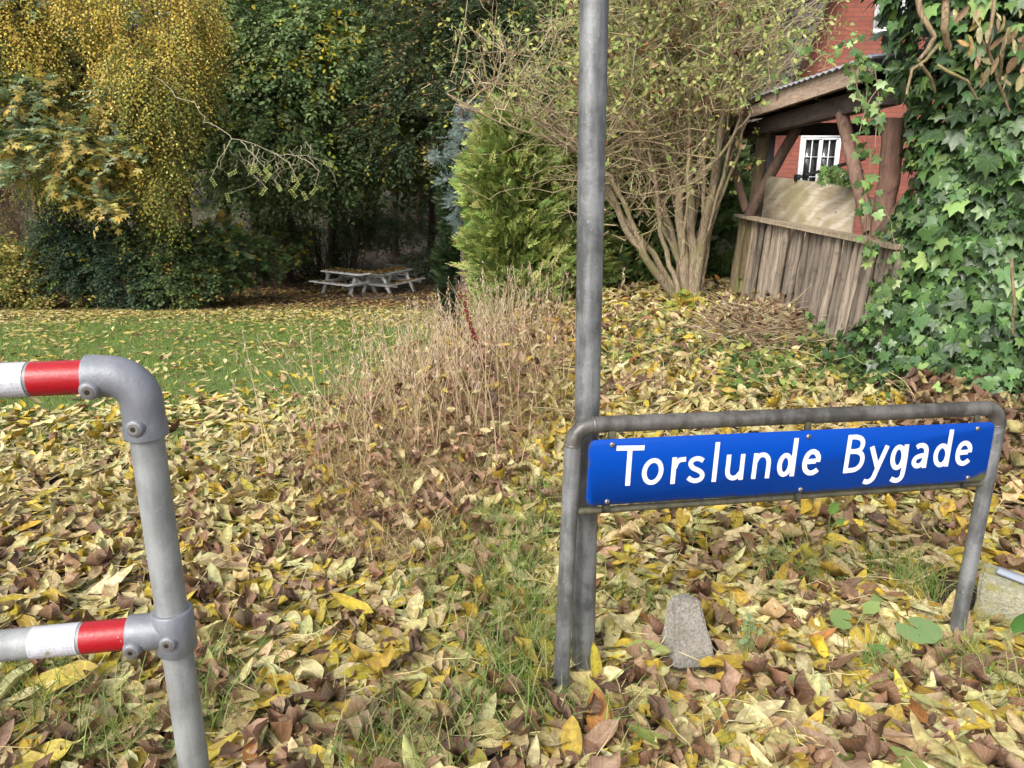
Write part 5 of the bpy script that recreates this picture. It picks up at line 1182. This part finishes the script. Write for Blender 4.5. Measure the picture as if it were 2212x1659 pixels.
def window(x0, x1, z0, z1, cols=2):
    y = HY-.03; W = MB()
    for a in ((x0, x0+.05, z0, z1), (x1-.05, x1, z0, z1)): W.box(((a[0]+a[1])/2, y, (a[2]+a[3])/2), (.05, .08, z1-z0))
    W.box(((x0+x1)/2, y-.002, z1-.035), (x1-x0-.004, .08, .07)); W.box(((x0+x1)/2, y-.002, z0+.035), (x1-x0-.004, .08, .07)); fr = W.build('window_frame', M_UPVC, house)
    h = (x1-x0-.10)/cols
    for c in range(cols):
        a = x0+.05+c*h; S = MB(); q = .030
        for xx in (a+q/2, a+h-q/2): S.box((xx, y-.02, (z0+z1)/2), (q, .05, z1-z0-.14))
        for zz in (z0+.07+q/2, z1-.07-q/2): S.box((a+h/2, y-.022, zz), (h-.004, .05, q))
        S.box((a+h/2, y-.018, (z0+z1)/2), (.012, .03, z1-z0-.2))
        for zz in (z0+(z1-z0)*.36, z0+(z1-z0)*.66): S.box((a+h/2, y-.0165, zz), (h-.06, .03, .012))
        S.build('sash', M_UPVC, fr)
        G = MB(); G.box((a+h/2, y+.012, (z0+z1)/2), (h, .012, z1-z0-.14)); G.build('pane', M_GLASS, fr)
    r = MB(); r.box(((x0+x1)/2, HY+.9, (z0+z1)/2), (x1-x0+1., .02, z1-z0+1.)); r.build('room_shade', M_DARK, house)  # near-black panel stands in for the unlit room behind the glass
window(wx0, wx1, wz0, wz1); window(ux0, ux1, uz0, uz1)

# ================= IVY TREE =================
ib = np.array([3.02, 4.85, float(ground(3.02, 4.85))-.05]); iv = empty('ivy_clad_tree', ib, 'tree trunk smothered in glossy dark green ivy at the right edge', 'tree')
mb = MB(); mb.tube(wobble(ib, ib+np.array([.05, .05, 3.6]), 12, .03), np.linspace(.30, .2, 12), 16, (2., 1.6, 1.3), True, .12)
mb.build('trunk', M_BARK, iv, True)
mb = MB()
for pts, r in (([(1975, -40, 4.5), (1990, 30, 4.4), (2020, 80, 4.35), (1985, 130, 4.2)], .022), ([(2050, -40, 4.5), (2040, 60, 4.35), (2045, 100, 4.4)], .03), ([(2155, -40, 4.1), (2140, 60, 4.05), (2135, 110, 4.1), (2180, 240, 4.2)], .014), ([(2180, 60, 4.0), (2165, 110, 4.0), (2160, 170, 4.1)], .014),
    ([(2025, 100, 4.2), (2000, 130, 4.05), (1970, 150, 4.0), (1958, 205, 3.95)], .013), ([(2025, 140, 4.0), (2060, 160, 3.95), (2090, 175, 3.95), (2110, 215, 4.)], .011), ([(2185, 560, 3.9), (2192, 650, 3.85), (2188, 720, 3.9)], .012), ([(1990, 140, 4.0), (2012, 170, 4.05), (2020, 200, 4.1)], .012)):
    q = px3(pts); P = []
    for a, b in zip(q, q[1:]): P += list(wobble(a, b, 5, .06))[:-1]
    P.append(q[-1]); mb = MB(); mb.tube(P, np.linspace(r*.75, r*.5, len(P)), 9, (.8, .72, .62), True, .1); mb.build('branch', M_ELD, iv, True)
IVC = [(.055, .115, .035), (.08, .155, .048), (.038, .08, .028), (.115, .20, .06), (.19, .30, .09), (.04, .07, .036)]
def ivyset(mb, k, rx, ry, z0, z1, cx_, cy_, size, prof, depth):
    z = z0+(z1-z0)*R.rand(k); th = R.rand(k)*6.283; th = np.where((np.sin(th) > .3) & (R.rand(k) < .7), -th, th); r = 1-depth*R.rand(k)
    mm = prof(z)*(1+.13*(noise2(th*2+3, z*3.)-.5)*2+.12*(noise2(th*6+3, z*7.)-.5)*2)
    X = cx_+np.cos(th)*rx*r*mm; Y = cy_+np.sin(th)*ry*r*mm; O = np.stack([np.cos(th), np.sin(th), 0*z], 1)
    T = np.stack([X, Y, z], 1); ax = np.array([0, 0, -1.])*(.9)+O*.55+rdir(k, .42); nr = O*.9+np.array([0, 0, .45])+rdir(k, .38)
    C = pick(IVC, k, [3, 3, 3, 1.5, .5, 1.5]); T2 = T-ax/np.linalg.norm(ax, axis=1)[:, None]*.03
    scatter(mb, IVY, T2, ax, nr, size*(.55+.75*R.rand(k)), C)
g0 = float(ground(3., 4.4))
prof = lambda z: np.interp(z, [g0-.1, g0+.25, .6, 1.0, 1.5, 2.0, 2.6, 3.4], [1.8, 1.45, 1.15, 1.0, .98, 1.10, 1.5, 1.65])
mb = MB(); ivyset(mb, 14000, .60, .52, g0-.05, 3.3, 3.06, 4.75, .066, prof, .24); ivyset(mb, 1800, .62, .54, g0+.3, 3.2, 3.08, 4.72, .088, prof, .07)
mb.build('ivy_foliage', M_IVY, iv)
# hanging ivy shoots in front of the shelter
hang = MB(); hs_ = MB()
for pts, nl in (([(1875, 130, 4.7), (1872, 220, 4.7), (1880, 330, 4.7), (1872, 420, 4.7), (1870, 500, 4.8), (1895, 570, 4.8), (1930, 620, 4.8)], 60), ([(1890, 140, 4.6), (1898, 230, 4.6), (1890, 320, 4.6)], 36), ([(1905, 180, 4.6), (1870, 230, 4.6), (1852, 300, 4.6), (1850, 330, 4.6)], 24), ([(1868, 390, 4.7), (1878, 480, 4.7), (1880, 560, 4.8)], 30), ([(1860, 120, 4.7), (1850, 180, 4.7), (1868, 260, 4.7)], 50), ([(1900, 420, 4.6), (1925, 480, 4.6), (1940, 560, 4.6)], 34),
    ([(1790, 372, 6.2), (1820, 378, 6.1), (1850, 385, 6.0)], 60), ([(1780, 378, 6.3), (1830, 388, 6.1)], 40), ([(1570, 150, 7.4), (1650, 170, 7.2), (1720, 180, 7.), (1770, 205, 6.8), (1790, 225, 6.8)], 30), ([(1700, 90, 7), (1790, 120, 6.8), (1850, 80, 6.6)], 26), ([(1690, 190, 7), (1745, 205, 6.9), (1750, 235, 6.9)], 14), ([(1930, 600, 4.6), (1890, 700, 4.7), (1870, 760, 4.9)], 60), ([(1900, 640, 4.6), (1880, 720, 4.7)], 50), ([(1745, 690, 5.8), (1760, 720, 5.7), (1790, 700, 5.6)], 40)):
    q = px3(pts); P = []
    for a, b in zip(q, q[1:]): P += list(wobble(a, b, 6, .05))[:-1]
    P.append(q[-1]); P = np.array(P); hs_ = MB(); hs_.tube(P, .0028, 5, (.30, .22, .14), False); hs_.build('ivy_stem', M_TWIG, iv)
    nl = int(nl*(.55 if pts[0][2] < 5 and pts[0][1] < 450 else 1)); i = R.randint(0, len(P), nl); T = P[i]+rdir(nl, .028); ax = rdir(nl, .5)+np.array([0, 0, -.8]); scatter(hang, IVY, T, ax, rdir(nl, .5)+np.array([-.2, -.9, .5]), .028+.034*R.rand(nl), pick(IVC[:2]+IVC[3:5]+[(.2, .28, .1)], nl, [2, 2, 3, 2, 2]))
hang.build('hanging_ivy', M_IVY, iv)
# withered hanging leaves in the top right corner
mb = MB(); k = 34; T = np.array([at(R.uniform(2050, 2215), R.uniform(20, 185)*1., 3.9+.3*R.rand()) for _ in range(k)])
scatter(mb, LIT, T, rdir(k, .4)+np.array([0, 0, -1.]), rdir(k, .5)+np.array([0, -1, .2]), .07+.045*R.rand(k), pick([(.50, .44, .24), (.34, .23, .14), (.54, .50, .24), (.24, .15, .1), (.44, .30, .10)], k)); mb.build('withered_leaves', M_LIT, iv)

# ================= GARDEN GROUND COVER =================
mb = MB(); hs_ = MB()
def patch(k, px0, px1, py0, py1, temps, size, pal, h0=.02, h1=.16, w=None, mbb=None, tilt=.5, cond=None):
    px = R.uniform(px0, px1, k); py = R.uniform(py0, py1, k)
    if cond is not None: s = cond(px, py); px, py = px[s], py[s]
    k = len(px); G = np.array([atz(a, b, .21) for a, b in zip(px, py)]); z = ground(G[:, 0], G[:, 1])+h0+(h1-h0)*R.rand(k)
    T = np.stack([G[:, 0], G[:, 1], z], 1); scatter(mbb or mb, temps, T, rdir(k)*np.array([1, 1, .4]), rdir(k, tilt)+np.array([0, -.35, 1.]), size*(.6+.8*R.rand(k)), pick(pal, k, w)); return T
GC = [(.16, .24, .06), (.10, .17, .045), (.26, .32, .08), (.36, .36, .10), (.07, .12, .04)]
patch(1500, 1560, 1950, 745, 880, OVL, .06, GC, .02, .16, [3, 3, 2, 2, 2]); patch(450, 1300, 1620, 700, 800, MAP, .045, GC+[(.42, .34, .07)], .02, .14)
patch(1500, 1820, 2212, 700, 860, IVY, .06, IVC, .02, .22, None)
reg(mb.build('ground_cover', M_FOL), 'low green and yellowing ground cover plants in front of the shelter', 'ground cover', kind='stuff')
mb = MB(); patch(2300, 1290, 2230, 690, 890, LIT[:4]+CRL[:2], .10, LITPAL, .02, .12, LITW); patch(900, 1950, 2230, 780, 1000, CRL+LIT[:2], .11, BRN+[(.42, .36, .16), (.30, .2, .12)], .02, .18)
reg(mb.build('garden_leaves', M_LIT), 'fallen leaves heaped over the garden bank between the sign and the shelter', 'leaves', kind='stuff')
# heap of dry cut twigs
mb = MB(); k = 1500; G = np.array([atz(a, b, .25) for a, b in zip(np.clip(R.normal(1640, 60, k), 1500, 1790), R.uniform(690, 775, k))]); cx0 = G[:, 0].mean(); cy0 = G[:, 1].mean()
h = .26*np.exp(-((G[:, 0]-cx0)/.55)**2-((G[:, 1]-cy0)/.6)**2); A = np.stack([G[:, 0], G[:, 1], ground(G[:, 0], G[:, 1])+h*R.rand(k)**.4+.01], 1); a = R.rand(k)*6.28; ln = .08+.16*R.rand(k)
d = np.stack([np.cos(a), np.sin(a), R.normal(0, .22, k)], 1); B = A+d*ln[:, None]; d2 = d+rdir(k, .25); cc = pick([(.42, .33, .20), (.32, .22, .13), (.5, .42, .26), (.2, .13, .08)], k)
prisms(mb, A, B, .0030, .0026, cc); prisms(mb, B, B+d2*ln[:, None]*.8, .0026, .0015, cc)
reg(mb.build('twig_heap', M_TWIG), 'heap of dry brown cut stalks in front of the pole fence', 'twig heap', kind='stuff')
mb = MB(); patch(500, 1540, 1760, 690, 760, CRL+LIT[:2], .08, BRN+PALE[:2], .03, .26)
reg(mb.build('garden_leaves', M_LIT), 'dry leaves mixed into the heap of cut stalks', 'leaves', kind='stuff')
# bramble and straw stems along the bank on the right
mb = MB()
for i in range(190):
    s = atz(R.uniform(1300, 2220), R.uniform(760, 980), .2); s[2] = float(ground(s[0], s[1])); e = s+np.array([R.normal(0, .35), R.normal(0, .2), R.uniform(.02, .30)])
    mb.tube(wobble(s, e, 8, .15, .15*R.rand()), np.linspace(.003, .0015, 8), 4, [(.5, .42, .22), (.22, .13, .08), (.42, .34, .2)][R.randint(3)], False)
reg(mb.build('dry_stems', M_TWIG), 'arching dry stems and bramble runners on the bank', 'stems', kind='stuff')
# red-brown dock plant in the dry grass
b_ = at(1085, 1010, 3.4); b_[2] = float(ground(b_[0], b_[1])); t = empty('dock_plant', b_, 'tall dead dock plant with a dark red seed head in the dry grass', 'plant')
q = [b_, at(1062, 880, 3.9), at(1035, 760, 4.4), at(1010, 680, 4.6), at(995, 618, 4.7)]; P = []
for a, b in zip(q, q[1:]): P += list(wobble(a, b, 5, .03))[:-1]
P.append(q[-1]); P = np.array(P); mb = MB(); mb.tube(P, np.linspace(.004, .002, len(P)), 6, (.34, .22, .16), False); mb.build('stem', M_TWIG, t)
mb = MB(); k = 330; s = R.rand(k)**.8; T = np.stack([np.interp(1-.42*s, np.linspace(0, 1, len(P)), P[:, j]) for j in range(3)], 1)+rdir(k, .016)*(1.1-s)[:, None]*(.4+.9*(noise2(s*14, s*0+3) > .45))[:, None]
scatter(mb, SPR, T, rdir(k), rdir(k), .012+.010*R.rand(k), pick([(.20, .045, .04), (.14, .03, .025), (.28, .06, .04)], k)); mb.build('seed_head', M_DRY, t)
# small live plants among the litter
def plant(name, label, px, py, items, cat='plant', z=.0, stemc=(.25, .28, .12)):
    b = atz(px, py, z); b[2] = float(ground(b[0], b[1]))+.015; t = empty(name, b, label, cat)
    st = MB(); lf = MB()
    for (dx, dz, dy, ax, nr, s, tmp, col) in items:
        tip = b+np.array([dx, dy, dz+.05]); st.tube(wobble(b, tip, 5, .05), .0015, 5, stemc, False)
        lf = MB(); scatter(lf, [tmp], tip[None], np.array([ax], float), np.array([nr], float), np.array([s]), np.array([col])); lf.build('leaf', M_FOL, t)
    st.build('stem', M_TWIG, t); return t
RND = lobed([(-170+170*2*i/24., .5+.06*abs(math.sin(i*1.9))+(-.12 if i in (0, 24) else 0)) for i in range(25)], .05, .1)
plant('mallow_plant', 'single large round pale green leaf lying on the litter left of the right sign leg', 1965, 1425, [(0, .065, -.02, (.4, -1, 0), (0, -.5, 1), .125, RND, (.24, .36, .15))])
plant('seedling', 'small lobed green leaf just left of the large round leaf', 1885, 1450, [(0, .03, 0, (0, -1, .1), (0, -.6, 1), .055, MAP[0], (.18, .34, .10))])
plant('seedling', 'pair of dull green heart-shaped leaves behind the large round leaf', 1830, 1385, [(-.03, .03, 0, (-1, .3, .1), (0, -.6, 1), .07, RND, (.20, .30, .10)), (.05, .04, .02, (1, .5, .2), (0, -.6, 1), .08, OVL[0], (.26, .36, .12)), (.10, .05, .06, (1, .8, .3), (0, -.5, 1), .07, OVL[1], (.26, .34, .12))])
plant('seedling', 'upright bright green oval leaf under the middle of the sign', 1785, 1185, [(0, .05, 0, (.1, 0, 1), (0, -1, .2), .075, OVL[0], (.20, .38, .08)), (.02, .01, 0, (1, -.2, .5), (0, -1, .5), .05, OVL[1], (.16, .30, .07))])
plant('dandelion_plant', 'dark green toothed leaf standing in front of the lichened block', 2168, 1435, [(.01, .05, 0, (.2, 0, 1), (-.1, -1, .1), .10, OVL[0], (.09, .22, .05)), (.05, .02, -.03, (1, -.5, .3), (0, -1, .6), .06, MAP[1], (.12, .24, .07))])
its = [(R.normal(0, .035), .02+.08*R.rand(), R.normal(0, .02), tuple(rdir(1)[0]), (0, -1, .6), .022+.01*R.rand(), OVL[i % 2], (.24, .34, .16)) for i in range(16)]
plant('seedling', 'sprig of tiny round pale green leaves right of the concrete stump', 1612, 1440, its)
# a few very distinct fallen leaves
def leaf1(label, px, py, z, ax, nr, s, col, ti):
    b = atz(px, py, z); v, f, l = LIT[ti]; mb = MB(); scatter(mb, [LIT[ti]], b[None], np.array([ax], float), np.array([nr], float), np.array([s]), np.array([col]))
    return reg(mb.build('fallen_leaf', M_LIT, smooth=True), label, 'leaf', 'distinct single fallen leaves')
leaf1('narrow yellow leaf standing upright against the foot of the tall pole', 1284, 1432, .10, (-.15, .1, 1), (.5, -1, 0), .16, (.55, .47, .05), 5)
leaf1('large pale buff leaf below the mossy concrete stump', 1640, 1540, .06, (1, .35, .05), (0, -.4, 1), .17, (.50, .46, .24), 0)
leaf1('yellow green leaf leaning against the left side of the concrete stump', 1400, 1400, .06, (1, -.4, .2), (0, -.6, 1), .15, (.22, .28, .06), 3)
leaf1('big yellow leaf lying below the red band of the lower rail', 150, 1470, .06, (1, .25, .05), (0, -.5, 1), .21, (.52, .42, .06), 6)

# ================= WORLD, SUN, CAMERA =================
w = bpy.data.worlds.new('World'); sc.world = w; w.use_nodes = True; nt = w.node_tree
sky = nt.nodes.new('ShaderNodeTexSky'); sky.sky_type = 'NISHITA'; sky.sun_disc = False
SE, SA = math.radians(41), math.radians(-50)      # sun height, direction (from behind left)
sky.sun_elevation = SE; sky.air_density = 1.; sky.dust_density = 4.
SUND = np.array([-math.cos(SE)*.5, -math.cos(SE)*.866, math.sin(SE)])
sky.sun_rotation = math.atan2(SUND[0], SUND[1])
hs = nt.nodes.new('ShaderNodeHueSaturation'); hs.inputs['Saturation'].default_value = .35
nt.links.new(sky.outputs[0], hs.inputs['Color']); nt.links.new(hs.outputs[0], nt.nodes['Background'].inputs[0]); nt.nodes['Background'].inputs[1].default_value = .15
sl = bpy.data.lights.new('sun', 'SUN'); sl.energy = 1.2; sl.angle = math.radians(18); sl.color = (1., .95, .87)
so = bpy.data.objects.new('sun', sl); COL.objects.link(so); so.rotation_euler = Vector(SUND).to_track_quat('Z', 'Y').to_euler()
cd = bpy.data.cameras.new('camera'); cam = bpy.data.objects.new('camera', cd); COL.objects.link(cam)
cam.location = (0, 0, HC); cam.rotation_euler = (math.radians(90)-PIT, 0, 0); cd.sensor_width = 36; cd.lens = 36*FP/2212; cd.clip_end = 1000; cd.clip_start = .05
sc.camera = cam
sc.view_settings.view_transform = 'Standard'; sc.view_settings.look = 'None'; sc.view_settings.exposure = 0.9; sc.view_settings.gamma = 1
sc.cycles.max_bounces = 5; sc.cycles.use_adaptive_sampling = True; sc.cycles.adaptive_threshold = .03; sc.cycles.diffuse_bounces = 4; sc.cycles.glossy_bounces = 2; sc.cycles.transparent_max_bounces = 4
